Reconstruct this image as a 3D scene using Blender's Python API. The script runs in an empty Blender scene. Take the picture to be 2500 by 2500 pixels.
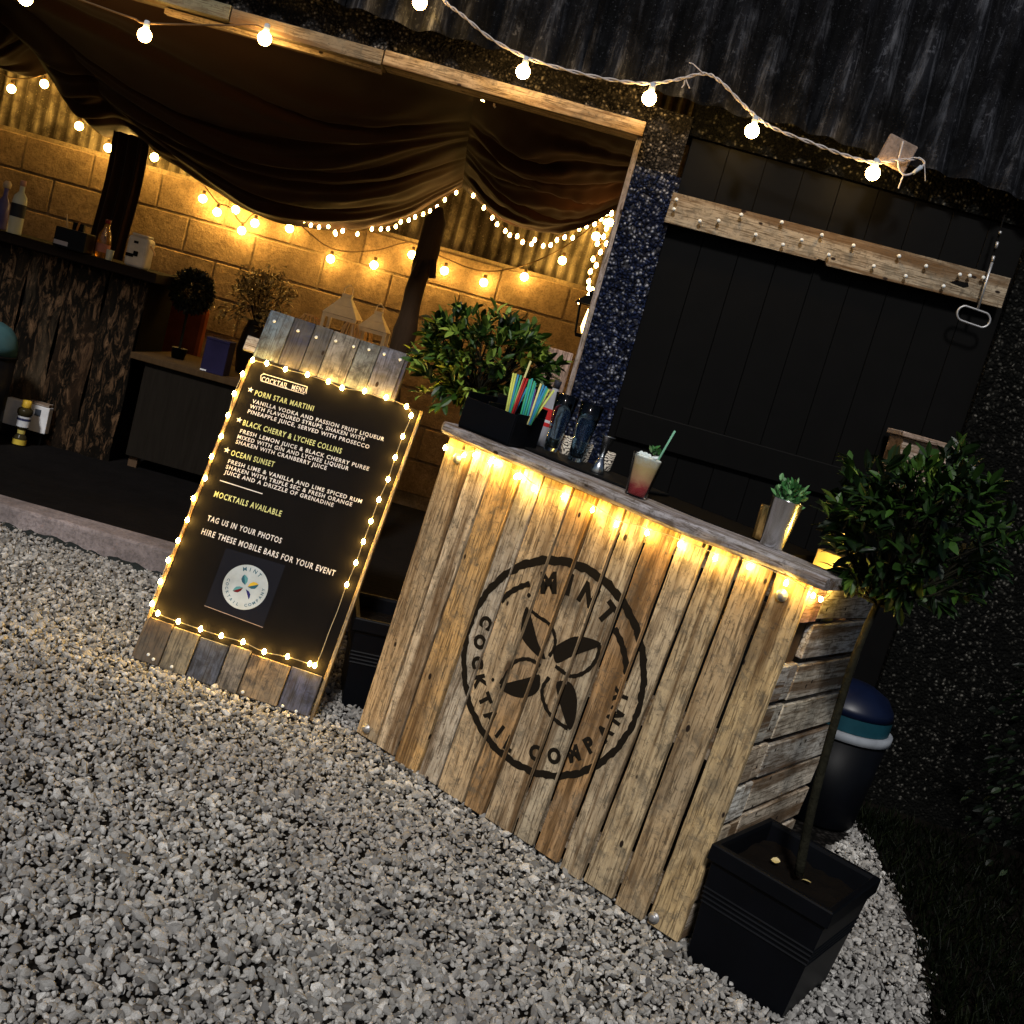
import bpy, bmesh, math, random
import numpy as np
from mathutils import Matrix, Vector
rnd = random.Random(7)
S = bpy.context.scene
COL = S.collection
V = Vector

# ---------------------------------------------------------------- camera
F_PX = 2701.27            # focal length in photo pixels (photo is 2500 px wide)
CAM_Z = 1.40
PITCH, ROLL = 0.150021, math.radians(15.5)
_fwd = V((0, math.cos(PITCH), -math.sin(PITCH)))
_right = V((1, 0, 0))
_down = _fwd.cross(_right)
_c, _s = math.cos(ROLL), math.sin(ROLL)
CR, CD, CF = _c*_right - _s*_down, _s*_right + _c*_down, _fwd
cam_d = bpy.data.cameras.new('camera'); cam = bpy.data.objects.new('camera', cam_d); COL.objects.link(cam)
cam.matrix_world = Matrix(((CR.x, -CD.x, -CF.x, 0), (CR.y, -CD.y, -CF.y, 0), (CR.z, -CD.z, -CF.z, CAM_Z), (0, 0, 0, 1)))
cam_d.sensor_width = 36; cam_d.sensor_fit = 'HORIZONTAL'; cam_d.lens = 36*F_PX/2500
cam_d.clip_start = .02; cam_d.clip_end = 2000
S.camera = cam

# ---------------------------------------------------------------- sky, sun, exposure (dusk)
SUN_EL, SUN_AZ = math.radians(42), math.radians(187)     # azimuth clockwise from +Y: behind the camera
w = bpy.data.worlds.new('World'); S.world = w; w.use_nodes = True
nt = w.node_tree; nt.nodes.clear()
sky = nt.nodes.new('ShaderNodeTexSky'); sky.sky_type = 'NISHITA'; sky.sun_disc = False
sky.sun_elevation = SUN_EL; sky.sun_rotation = SUN_AZ
bg = nt.nodes.new('ShaderNodeBackground'); bg.inputs[1].default_value = .012
out = nt.nodes.new('ShaderNodeOutputWorld')
nt.links.new(sky.outputs[0], bg.inputs[0]); nt.links.new(bg.outputs[0], out.inputs[0])
sd = bpy.data.lights.new('sun', 'SUN'); sd.energy = 1.0; sd.angle = math.radians(7); sd.color = (1, .97, .93)
sun = bpy.data.objects.new('sun', sd); COL.objects.link(sun)
sdir = V((math.sin(SUN_AZ)*math.cos(SUN_EL), math.cos(SUN_AZ)*math.cos(SUN_EL), math.sin(SUN_EL)))
sun.rotation_euler = sdir.to_track_quat('Z', 'Y').to_euler(); sun.location = (0, -4, 8)
S.view_settings.view_transform = 'Standard'; S.view_settings.look = 'None'
S.view_settings.exposure = 1.35; S.view_settings.gamma = 1; S.view_settings.use_curve_mapping = False
S.render.engine = 'CYCLES'
S.cycles.use_denoising = True
S.cycles.max_bounces = 8; S.cycles.transparent_max_bounces = 12
S.cycles.sample_clamp_indirect = 4
S.cycles.use_light_tree = True

# ---------------------------------------------------------------- pixel helpers (photo pixels -> metres)
CAM = V((0, 0, CAM_Z))
def ray(px, py): return CR*((px-1250)/F_PX) + CD*((py-1250)/F_PX) + CF
def PX(px, py, y):                      # point on the vertical plane at depth y (parallel to the barn front)
    d = ray(px, py); return CAM + d*(y/d.y)
# the yard slopes: its frame (x along the bar front, z out of the gravel) in world axes
B = Matrix(((.8246378, -.564284, -.0394472), (.5636495, .8255807, -.0267543), (.0476639, -.0001718, .9988634)))
BC = V((2.187181, -2.774006, 1.415825))
BT = B.transposed()
YARD = (BT.to_4x4()); YARD.translation = CAM - BT @ BC
YINV = YARD.inverted()
def yard(x, y, z=0): return YARD @ V((x, y, z))
def YP(px, py, axis, val):              # pixel -> yard-frame point on the plane axis = val
    o = YINV @ CAM; d = (YINV.to_3x3() @ ray(px, py))
    return o + d*((val-o[axis])/d[axis])
def zoomer(ox, oy, s): return lambda x, y: (ox+x*s, oy+y*s)

# ---------------------------------------------------------------- materials
MATS = {}
class NT:
    def __init__(s, name):
        s.m = bpy.data.materials.new(name); s.m.use_nodes = True; s.t = s.m.node_tree; s.t.nodes.clear()
        s.out = s.n('OutputMaterial'); s.b = s.n('BsdfPrincipled'); s.l(s.b, 0, s.out, 0); MATS[name] = s.m; s.b.inputs['Specular IOR Level'].default_value = .08
        s.tc = s.n('TexCoord')
    def n(s, typ, **k):
        x = s.t.nodes.new('ShaderNode'+typ)
        for a, v in k.items(): setattr(x, a, v)
        return x
    def l(s, a, ao, b, bi): s.t.links.new(a.outputs[ao], b.inputs[bi])
    def set(s, **k):
        for a, v in k.items(): s.b.inputs[a.replace('_', ' ')].default_value = v
        return s
    def coord(s, scale=(1, 1, 1), kind='Object', loc=(0, 0, 0), rnd_off=False):
        m = s.n('Mapping'); m.inputs['Scale'].default_value = scale; m.inputs['Location'].default_value = loc
        s.l(s.tc, kind, m, 0)
        if rnd_off:
            oi = s.n('ObjectInfo'); mu = s.n('Math', operation='MULTIPLY'); mu.inputs[1].default_value = 37
            s.l(oi, 'Random', mu, 0)
            c = s.n('CombineXYZ'); s.l(mu, 0, c, 0); s.l(mu, 0, c, 1); s.l(mu, 0, c, 2)
            a = s.n('VectorMath', operation='ADD'); s.l(s.tc, kind, a, 0); s.l(c, 0, a, 1); s.l(a, 0, m, 0)
        return m
    def noise(s, co, scale, detail=4, rough=.6, dist=0):
        x = s.n('TexNoise'); x.inputs['Scale'].default_value = scale; x.inputs['Detail'].default_value = detail
        x.inputs['Roughness'].default_value = rough; x.inputs['Distortion'].default_value = dist
        s.l(co, 0, x, 'Vector'); return x
    def voro(s, co, scale, feature='F1', rand=1):
        x = s.n('TexVoronoi', feature=feature); x.inputs['Scale'].default_value = scale
        x.inputs['Randomness'].default_value = rand; s.l(co, 0, x, 'Vector'); return x
    def ramp(s, src, so, stops, interp='LINEAR'):
        r = s.n('ValToRGB'); r.color_ramp.interpolation = interp; e = r.color_ramp.elements
        while len(e) < len(stops): e.new(.5)
        for i, (p, c) in enumerate(stops):
            e[i].position = p; e[i].color = c if len(c) == 4 else (*c, 1)
        s.l(src, so, r, 0); return r
    def mix(s, fac, a, b, mode='MIX'):       # each: (node, out) or colour or float
        x = s.n('Mix', data_type='RGBA', blend_type=mode)
        for idx, v in ((0, fac), (6, a), (7, b)):
            if isinstance(v, tuple) and hasattr(v[0], 'outputs'): s.t.links.new(v[0].outputs[v[1]], x.inputs[idx])
            elif idx == 0: x.inputs[0].default_value = v
            else: x.inputs[idx].default_value = (*v, 1)
        return (x, 2)
    def base(s, v): s.t.links.new(v[0].outputs[v[1]], s.b.inputs['Base Color'])
    def bump(s, src, so, strength=.3, dist=.01):
        b = s.n('Bump'); b.inputs['Strength'].default_value = strength; b.inputs['Distance'].default_value = dist
        s.l(src, so, b, 'Height'); s.l(b, 0, s.b, 'Normal'); return b

def flat(name, col, rough=.6, **k):
    m = NT(name); m.set(Base_Color=(*col, 1), Roughness=rough, **k)
    co = m.coord(); n = m.noise(co, 9, 5); m.base(m.mix((m.ramp(n, 0, [(.3, (0, 0, 0)), (.7, (1, 1, 1))]), 0), tuple(c*.72 for c in col), tuple(min(1, c*1.15) for c in col)))
    return m.m
def emit(name, col, strength):
    m = NT(name); m.set(Base_Color=(*col, 1), Emission_Color=(*col, 1), Emission_Strength=strength); return m.m

def wood(name, axis=2, holes=True, contrast=1.0, stain=.6, veil=True, mottle=False):
    """weathered plank: tint from the object's own colour, grain along an axis, knots, stains, old nail holes"""
    m = NT(name); oi = m.n('ObjectInfo')
    sc = [1, 1, 1]; sc[axis] = .07
    co = m.coord(tuple(sc), rnd_off=True); co2 = m.coord((1, 1, 1), rnd_off=True)
    g1 = m.noise(co, 48, 6, .65, .9); g2 = m.noise(co, 170, 3, .6)
    st = [1, 1, 1]; st[axis] = .22
    cst = m.coord(tuple(st), rnd_off=True); s1 = m.noise(cst, 9, 6, .7, 1.2); s2 = m.noise(co2, 22, 6, .72, .5); s3 = m.noise(co2, 5, 4, .6, .4)
    tint = (oi, 'Color')
    c = m.mix((m.ramp(g1, 0, [(.30, (0, 0, 0)), (.60, (1, 1, 1))]), 0), (.55, .50, .44), (1, 1, 1))
    c = m.mix(.7*contrast, (1, 1, 1), c)
    c = m.mix(1, c, tint, 'MULTIPLY')
    if veil: c = m.mix((m.ramp(s3, 0, [(.46, (0, 0, 0)), (.62, (.40,)*3)]), 0), c, (.27, .23, .17))
    if veil: c = m.mix((m.ramp(g2, 0, [(.37, (.75,)*3), (.5, (0, 0, 0))]), 0), c, (.055, .033, .016))
    if veil: c = m.mix((m.ramp(s1, 0, [(.50, (0, 0, 0)), (.58, (stain*.6,)*3), (.66, (stain,)*3)]), 0), c, (.085, .048, .022))
    if veil: c = m.mix((m.ramp(s2, 0, [(.50, (0, 0, 0)), (.64, (.62,)*3)]), 0), c, (.115, .10, .075))
    if mottle:
        c = m.mix((m.ramp(s2, 0, [(.40, (0, 0, 0)), (.62, (.85,)*3)]), 0), c, (.035, .034, .036))
        c = m.mix((m.ramp(s3, 0, [(.42, (0, 0, 0)), (.60, (.55,)*3)]), 0), c, (.15, .13, .10))
        c = m.mix((m.ramp(g2, 0, [(.36, (.6,)*3), (.5, (0, 0, 0))]), 0), c, (.03, .025, .02))
    if veil:
        lo = [1, 1, 1]; lo[axis] = .05; s4 = m.noise(m.coord(tuple(lo), rnd_off=True), 17, 4, .6, .5)
        c = m.mix((m.ramp(s4, 0, [(.50, (0, 0, 0)), (.61, (.80,)*3)]), 0), c, (.10, .052, .020))
        s5 = m.noise(co2, 60, 4, .75); c = m.mix((m.ramp(s5, 0, [(.55, (0, 0, 0)), (.68, (.7,)*3)]), 0), c, (.07, .055, .04))
    k = [3.4, 3.4, 3.4]; k[axis] = 1.3
    kn = m.voro(m.coord(tuple(k), rnd_off=True), 1.9)
    c = m.mix((m.ramp(kn, 0, [(.045, (.92,)*3), (.07, (.5,)*3), (.11, (0, 0, 0))]), 0), c, (.06, .035, .02))
    if holes:
        h = m.voro(m.coord((1, 1, .55) if axis == 2 else (.55, 1, 1), rnd_off=True), 17)
        lt = m.ramp(h, 0, [(.085, (1, 1, 1)), (.12, (0, 0, 0))])
        sel = m.n('SeparateColor'); m.l(h, 1, sel, 0)
        gt = m.n('Math', operation='GREATER_THAN'); gt.inputs[1].default_value = .38; m.l(sel, 0, gt, 0)
        mu = m.n('Math', operation='MULTIPLY'); m.l(lt, 0, mu, 0); m.l(gt, 0, mu, 1)
        c = m.mix((mu, 0), c, (.02, .013, .01))
    m.base(c); m.set(Roughness=.85)
    m.bump(g1, 0, .35, .004); return m.m

WOODZ = wood('weathered_plank_vertical', 2)
WOODX = wood('weathered_plank_horizontal', 0)
WOODY = wood('weathered_plank_depth', 1)
DARKWOOD = wood('rough_dark_wood', 2, holes=False, stain=.85, veil=False)

WOODG = wood('painted_grey_plank', 2, veil=False, mottle=True)
def pebbledash(name, lo, hi, dark, t0=.35, t1=.70, cover=.85):
    m = NT(name); co = m.coord()
    wz = m.noise(co, 11, 3); wv = m.mix(.035, (co, 0), (wz, 1))
    v = m.n('TexVoronoi'); v.inputs['Scale'].default_value = 78; m.t.links.new(wv[0].outputs[wv[1]], v.inputs['Vector'])
    v2 = m.voro(co, 210); n = m.noise(co, 2.6, 5, .65); n2 = m.noise(co, 14, 4, .7)
    cell = m.n('SeparateColor'); m.l(v, 1, cell, 0); cell2 = m.n('SeparateColor'); m.l(v2, 1, cell2, 0)
    r = m.ramp(cell, 0, [(t0, dark), (t1, lo), (.97, hi)])
    edge = m.ramp(v, 0, [(.22, (1, 1, 1)), (.50, (.10,)*3)])
    c = m.mix(1, (r, 0), (edge, 0), 'MULTIPLY')
    c = m.mix((m.ramp(cell2, 1, [(.86, (0, 0, 0)), (.95, (.6,)*3)]), 0), c, lo)
    c = m.mix((m.ramp(n2, 0, [(.46, (0, 0, 0)), (.62, (cover*.8,)*3)]), 0), c, dark)
    c = m.mix((m.ramp(n, 0, [(.45, (0, 0, 0)), (.62, (cover,)*3)]), 0), c, dark)
    m.base(c); m.set(Roughness=.9)
    inv = m.n('Math', operation='SUBTRACT'); inv.inputs[0].default_value = 1; m.l(v, 0, inv, 1)
    m.bump(inv, 0, .9, .012); return m.m
PEB = pebbledash('pebbledash', (.07, .062, .055), (.30, .27, .25), (.012, .011, .011))
PEBBLUE = pebbledash('dusk_blue_pebbledash', (.018, .030, .085), (.33, .35, .42), (.004, .0075, .025), .20, .60, .35)  # blue dusk light on the pier put into the pebble colour
PEBDARK = pebbledash('dark_pebbledash', (.006, .0065, .0055), (.12, .115, .10), (.0016, .0017, .0014))  # darker pebbledash for the wall over and right of the door

def corrugated(name, base, stain, hi, pitch=.146, rib_shade=.8):
    m = NT(name); co = m.coord((1, 1, .06)); co2 = m.coord()
    n = m.noise(co, 34, 5, .7, .2); n2 = m.noise(co2, 4, 5, .65); n3 = m.noise(co2, 120, 3); n4 = m.noise(co2, 34, 4, .7)
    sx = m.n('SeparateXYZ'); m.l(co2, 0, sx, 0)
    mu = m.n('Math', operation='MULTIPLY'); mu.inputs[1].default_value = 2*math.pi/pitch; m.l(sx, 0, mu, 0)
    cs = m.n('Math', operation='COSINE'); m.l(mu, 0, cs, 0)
    va = m.ramp(cs, 0, [(.0, (0, 0, 0)), (.75, (rib_shade,)*3)])                     # rib shading put into the colour of the troughs
    c = m.mix((m.ramp(n, 0, [(.50, (0, 0, 0)), (.70, (1, 1, 1))]), 0), base, hi)
    c = m.mix((m.ramp(n4, 0, [(.58, (0, 0, 0)), (.68, (.8,)*3)]), 0), c, hi)
    c = m.mix((va, 0), c, stain)  # stain colour serves here as the rib shade in the troughs
    c = m.mix((m.ramp(n2, 0, [(.42, (0, 0, 0)), (.60, (.92,)*3)]), 0), c, stain)
    c = m.mix((m.ramp(n3, 0, [(.64, (0, 0, 0)), (.72, (.6,)*3)]), 0), c, hi)
    m.base(c); m.set(Roughness=.85); m.bump(n3, 0, .4, .006); return m.m
ROOFSHEET = corrugated('streaked_rib_shaded_sheet', (.008, .0085, .011), (.0007, .0007, .001), (.075, .078, .09))
BACKSHEET = corrugated('old_corrugated_iron', (.16, .13, .09), (.03, .022, .014), (.34, .29, .20), .076, .7)

def concrete(name, col, rough=.5):
    m = NT(name); co = m.coord(rnd_off=True); n = m.noise(co, 6, 6, .7); n2 = m.noise(co, 90, 3); n3 = m.noise(co, 28, 5, .75)
    c = m.mix((m.ramp(n, 0, [(.3, (0, 0, 0)), (.7, (1, 1, 1))]), 0), tuple(x*.38 for x in col), col)
    c = m.mix((m.ramp(n2, 0, [(.46, (0, 0, 0)), (.66, (.6,)*3)]), 0), c, tuple(x*.3 for x in col))
    c = m.mix((m.ramp(n3, 0, [(.50, (0, 0, 0)), (.66, (.55,)*3)]), 0), c, tuple(x*.35 for x in col))
    m.base(c); m.set(Roughness=.92); m.bump(n3, 0, rough, .012); return m.m
BLOCK = concrete('concrete_block', (.36, .245, .14), .9); MORTAR = concrete('mortar', (.34, .25, .15))
KERB = concrete('kerb_concrete', (.34, .29, .29)); MOSS = concrete('mossy_base', (.035, .042, .042))
FLOOR = concrete('dark_floor', (.006, .005, .0052))
BLACKPAINT = flat('black_paint', (.0016, .0015, .0015), .6)
BOARDBLACK = flat('chalkboard_black', (.0040, .0033, .0034), .8)
BLACKPLASTIC = flat('black_plastic', (.0018, .0022, .0036), .48, Specular_IOR_Level=.12)
SOIL = flat('potting_soil', (.004, .0028, .002), .95)
PAINT = NT('stencil_paint'); PAINT.set(Base_Color=(.012, .009, .006, 1), Roughness=.85); PAINT = PAINT.m
CHALKW = flat('chalk_white', (.80, .76, .74), .9); CHALKY = flat('chalk_yellow', (.66, .68, .30), .9)
PAPER = flat('printed_paper_dark', (.0045, .005, .010), .6); DISC = flat('printed_disc', (.42, .48, .52), .6)
STEEL = NT('steel'); STEEL.set(Base_Color=(.62, .64, .66, 1), Metallic=1, Roughness=.24); STEEL = STEEL.m
DULLSTEEL = flat('galvanised_steel', (.42, .42, .43), .45, Metallic=.7)
PIN = flat('pin_head', (.75, .78, .78), .35)
CABLE = flat('pale_cable', (.50, .45, .44), .6); DARKCABLE = flat('brown_cable', (.10, .06, .03), .6)
CLEARCABLE = flat('clear_wire', (.45, .38, .25), .4)
SOCKET = flat('lamp_socket', (.42, .46, .52), .5)
BULB = emit('festoon_bulb_lit', (1, .60, .18), 42)
BULBIN = emit('indoor_bulb_lit', (1, .60, .14), 46)
FAIRY = emit('fairy_bulb_lit', (1, .62, .12), 230)
FAIRYC = emit('curtain_fairy_bulb_lit', (1, .57, .16), 34)
FLAME = emit('flame', (1, .55, .15), 8)
GLASS = NT('clear_glass'); GLASS.set(Specular_IOR_Level=.5, Base_Color=(.45, .62, .78, 1), Roughness=.04, Transmission_Weight=1, IOR=1.45); GLASS = GLASS.m
PLASTICCUP = NT('clear_cup'); PLASTICCUP.set(Specular_IOR_Level=.5, Base_Color=(1, 1, 1, 1), Roughness=.12, Transmission_Weight=1, IOR=1.15); PLASTICCUP = PLASTICCUP.m
WHITEWICK = flat('white_lantern_paint', (.85, .72, .52), .8)
RATTAN = flat('rattan', (.70, .46, .22), .8)
BLUELID = flat('blue_plastic', (.002, .005, .020), .4, Specular_IOR_Level=.3); WHITERIM = flat('white_plastic', (.24, .26, .29), .5)
WHITECARD = flat('white_card', (.62, .63, .66), .7)
TERRA = flat('orange_brown_cloth', (.16, .04, .012), .85)
NAVY = flat('navy_box', (.012, .010, .035), .8)
def fabric(name, a, b):
    m = NT(name); co = m.coord(); n = m.noise(co, 260, 2); n2 = m.noise(co, 3, 3)
    c = m.mix((n2, 0), a, b); c = m.mix((m.ramp(n, 0, [(.35, (0.25,)*3), (.65, (0, 0, 0))]), 0), c, tuple(x*.4 for x in a))
    m.base(c); m.set(Roughness=.92); m.b.inputs['Sheen Weight'].default_value = .05
    m.bump(n, 0, .2, .002); return m.m
DRAPE = fabric('brown_voile', (.016, .0058, .0025), (.036, .014, .0055))
def leafmat(name, a, b, c):
    m = NT(name); at = m.n('Attribute', attribute_name='tone')
    m.base((m.ramp(at, 'Fac', [(0, a), (.6, b), (1, c)]), 0)); m.set(Roughness=.45); m.b.inputs['Specular IOR Level'].default_value = .28
    m.b.inputs['Subsurface Weight'].default_value = 0; return m.m
LEAF = leafmat('bay_leaf', (.0035, .011, .0025), (.030, .078, .009), (.24, .33, .05))
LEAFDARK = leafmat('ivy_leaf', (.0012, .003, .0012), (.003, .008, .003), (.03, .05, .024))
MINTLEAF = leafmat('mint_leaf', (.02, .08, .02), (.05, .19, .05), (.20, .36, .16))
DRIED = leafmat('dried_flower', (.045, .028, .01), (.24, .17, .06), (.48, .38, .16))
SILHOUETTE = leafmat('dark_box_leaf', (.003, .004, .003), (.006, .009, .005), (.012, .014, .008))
m = NT('waney_bark'); co = m.coord((1, 1, .3), rnd_off=True); n1 = m.noise(co, 30, 6, .75, .8); n2 = m.noise(m.coord((1, 1, .2)), 6, 4, .6)
c = m.mix((m.ramp(n1, 0, [(.50, (0, 0, 0)), (.68, (1, 1, 1))]), 0), (.004, .003, .002), (.13, .075, .04)); oi = m.n('ObjectInfo')
c = m.mix((m.ramp(n2, 0, [(.50, (0, 0, 0)), (.72, (.6,)*3)]), 0), c, (oi, 'Color')); m.base(c); m.set(Roughness=.9); m.bump(n1, 0, .9, .02); BARKSLAB = m.m
BARK = concrete('bark', (.020, .019, .012), .9)

# ---------------------------------------------------------------- mesh helpers
def link(o): COL.objects.link(o); return o
def mobj(name, me, mat, parent=None, color=None):
    o = bpy.data.objects.new(name, me); link(o)
    if mat and not me.materials: me.materials.append(mat)
    if parent: o.parent = parent
    if color: o.color = (*color, 1)
    return o
def empty(name, M=None):
    o = bpy.data.objects.new(name, None); link(o); o.empty_display_size = .1
    if M is not None: o.matrix_world = M
    return o
def tag(o, label, cat, group=None):
    o['label'] = label; o['category'] = cat
    if group: o['group'] = group
    return o
def struct(o): o['kind'] = 'structure'; return o

class MB:
    def __init__(s): s.v = []; s.f = []
    def add(s, vs, fs, M=None):
        n = len(s.v)
        s.v += [tuple(M @ V(v)) if M is not None else tuple(v) for v in vs]; s.f += [tuple(i+n for i in f) for f in fs]; return s
    def box(s, x0, x1, y0, y1, z0, z1, M=None):
        vs = [(x, y, z) for z in (z0, z1) for y in (y0, y1) for x in (x0, x1)]
        return s.add(vs, [(0, 2, 3, 1), (4, 5, 7, 6), (0, 1, 5, 4), (2, 6, 7, 3), (0, 4, 6, 2), (1, 3, 7, 5)], M)
    def tube(s, pts, r, n=8, caps=True):
        pts = [V(p) for p in pts]; rs = r if isinstance(r, (list, tuple)) else [r]*len(pts)
        ring = []; up = None
        for i, p in enumerate(pts):
            t = (pts[min(i+1, len(pts)-1)]-pts[max(i-1, 0)])
            t = t.normalized() if t.length > 1e-9 else V((0, 0, 1))
            if up is None: up = t.orthogonal().normalized()
            up = (up - t*up.dot(t)); up = up.normalized() if up.length > 1e-6 else t.orthogonal().normalized()
            sd_ = t.cross(up)
            ring.append([p + (up*math.cos(2*math.pi*k/n) + sd_*math.sin(2*math.pi*k/n))*rs[i] for k in range(n)])
        vs = [q for rg in ring for q in rg]
        fs = [(i*n+k, i*n+(k+1) % n, (i+1)*n+(k+1) % n, (i+1)*n+k) for i in range(len(pts)-1) for k in range(n)]
        if caps: fs += [tuple(reversed(range(n))), tuple((len(pts)-1)*n+k for k in range(n))]
        return s.add(vs, fs)
    def lathe(s, prof, n=24, M=None, cap0=True, cap1=True):
        vs = [(r*math.cos(2*math.pi*k/n), r*math.sin(2*math.pi*k/n), z) for r, z in prof for k in range(n)]
        fs = [(i*n+k, i*n+(k+1) % n, (i+1)*n+(k+1) % n, (i+1)*n+k) for i in range(len(prof)-1) for k in range(n)]
        if cap0: fs.append(tuple(reversed(range(n))))
        if cap1: fs.append(tuple((len(prof)-1)*n+k for k in range(n)))
        return s.add(vs, fs, M)
    def frustum(s, w0, d0, z0, w1, d1, z1, M=None):
        vs = [(sx*w/2, sy*d/2, z) for w, d, z in ((w0, d0, z0), (w1, d1, z1)) for sy in (-1, 1) for sx in (-1, 1)]
        return s.add(vs, [(0, 2, 3, 1), (4, 5, 7, 6), (0, 1, 5, 4), (2, 6, 7, 3), (0, 4, 6, 2), (1, 3, 7, 5)], M)
    def poly(s, pts2, y, axes=(0, 2)):
        vs = []
        for a, b in pts2:
            p = [y, y, y]; p[axes[0]] = a; p[axes[1]] = b; vs.append(tuple(p))
        return s.add(vs, [tuple(range(len(vs)))])
    def mesh(s, name, smooth=False, bevel=0, seg=2):
        me = bpy.data.meshes.new(name); me.from_pydata(s.v, [], s.f); me.update()
        if bevel:
            bm = bmesh.new(); bm.from_mesh(me)
            bmesh.ops.recalc_face_normals(bm, faces=bm.faces)
            bmesh.ops.bevel(bm, geom=[e for e in bm.edges if len(e.link_faces) == 2 and e.calc_face_angle(0) > .6], offset=bevel, segments=seg, affect='EDGES', profile=.5, clamp_overlap=True)
            bm.to_mesh(me); bm.free()
        if smooth: me.polygons.foreach_set('use_smooth', [True]*len(me.polygons))
        return me
    def build(s, name, mat, parent=None, smooth=False, bevel=0, color=None, seg=2):
        return mobj(name, s.mesh(name, smooth, bevel, seg), mat, parent, color)

def smooth_path(pts, k=6):
    """Catmull-Rom through points"""
    P = [V(p) for p in pts]; P = [2*P[0]-P[1]]+P+[2*P[-1]-P[-2]]; o = []
    for i in range(1, len(P)-2):
        for j in range(k):
            t = j/k; a, b, c, d = P[i-1:i+3]
            o.append(.5*((2*b)+(c-a)*t+(2*a-5*b+4*c-d)*t*t+(3*b-a-3*c+d)*t**3))
    o.append(P[-2]); return o

def text_mesh(body, size=1.0, bold=.0, align='LEFT', spacing=1.0):
    cu = bpy.data.curves.new('lettering', 'FONT'); cu.body = body; cu.size = size; cu.offset = bold
    cu.align_x = align; cu.space_character = spacing; cu.resolution_u = 3
    o = bpy.data.objects.new('lettering', cu); link(o)
    dg = bpy.context.evaluated_depsgraph_get(); dg.update()
    me = bpy.data.meshes.new_from_object(o.evaluated_get(dg)); bpy.data.objects.remove(o); bpy.data.curves.remove(cu)
    vs = [tuple(v.co) for v in me.vertices]; fs = [tuple(p.vertices) for p in me.polygons]; bpy.data.meshes.remove(me)
    return vs, fs
_glyph = {}
def glyph(ch, bold=.03):
    if (ch, bold) not in _glyph:
        vs, fs = text_mesh(ch, 1, bold); xs = [v[0] for v in vs]; ys = [v[1] for v in vs]
        cx, cy, h = (min(xs)+max(xs))/2, (min(ys)+max(ys))/2, .72
        _glyph[(ch, bold)] = ([((x-cx)/h, (y-cy)/h) for x, y, _ in vs], fs)
    return _glyph[(ch, bold)]

def leaf_verts(L, W, fold=.25, curl=.2):
    pts = [(0, 0), (.22, .34), (.55, .5), (.85, .28), (1, 0)]
    vs = []
    for t, h in pts: vs.append((0, t*L, -curl*L*t*t))
    for sgn in (-1, 1):
        for t, h in pts[1:4]: vs.append((sgn*h*W, t*L, -curl*L*t*t + fold*h*W))
    fs = []
    for base, flip in ((5, False), (8, True)):
        a, b, c = base, base+1, base+2
        q = [(0, 1, a), (1, 2, b, a), (2, 3, c, b), (3, 4, c)]
        fs += [tuple(reversed(x)) if flip else x for x in q]
    return vs, fs
def foliage(name, placements, mat, parent=None, fold=.25, curl=.2):
    """placements: (pos, direction, L, W, tone)"""
    vs = []; fs = []; tones = []
    for pos, d, L, W, tone in placements:
        lv, lf = leaf_verts(L, W, fold, curl*rnd.uniform(.2, 1.6))
        d = V(d).normalized(); x = d.cross(V((rnd.gauss(0, .5), rnd.gauss(0, .5), 1))); x = x.normalized() if x.length > 1e-4 else d.orthogonal().normalized()
        z = x.cross(d); M = Matrix((x, d, z)).transposed(); n = len(vs)
        vs += [tuple(M @ V(q) + V(pos)) for q in lv]; fs += [tuple(i+n for i in f) for f in lf]; tones += [tone]*len(lv)
    me = bpy.data.meshes.new(name); me.from_pydata(vs, [], fs)
    at = me.attributes.new('tone', 'FLOAT', 'POINT'); at.data.foreach_set('value', tones); me.update()
    o = mobj(name, me, mat, parent); o['kind'] = 'stuff'; return o
def ball_dir():
    while True:
        v = V((rnd.uniform(-1, 1), rnd.uniform(-1, 1), rnd.uniform(-1, 1)))
        if .05 < v.length < 1: return v
def T(x, y, z): return Matrix.Translation((x, y, z))
def RZ(a): return Matrix.Rotation(a, 4, 'Z')

# ================================================================ THE SETTING
FLOOR_Z = .16; WALL_Y = 4.65; KERB_Y = 4.53; BACK_Y = 7.2
def gz(x): return -.0174-.0477*x
# the yard: one sheet to the horizon, shade between stones put into its near-black colour, a few mm under the stones
m = NT('gravel_bed'); co = m.coord(); v = m.voro(co, 48); n = m.noise(co, 2, 4)
cell = m.n('SeparateColor'); m.l(v, 1, cell, 0)
c = m.mix(1, (m.ramp(cell, 0, [(.0, (.006, .0055, .005)), (1, (.025, .022, .02))]), 0), (m.ramp(v, 0, [(.2, (1, 1, 1)), (.6, (.12,)*3)]), 0), 'MULTIPLY')
m.base(c); m.set(Roughness=.95); m.bump(v, 0, -.6, .01); BED = m.m
g = MB(); g.add([(-300, -300, gz(-300)*0-.03), (300, -300, -.03), (300, 300, -.03), (-300, 300, -.03)], [(0, 1, 2, 3)])
far_land = g.build('ground', flat('dark_field', (.003, .003, .002), .95)); far_land.location.z = -.5; struct(far_land)
g = MB(); g.add([(-6, -3, gz(-6)), (6, -3, gz(6)), (6, KERB_Y+.1, gz(6)), (-6, KERB_Y+.1, gz(-6))], [(0, 1, 2, 3)])
yard_o = struct(g.build('gravel_yard', BED)); yard_o.location.z = -.006

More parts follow.
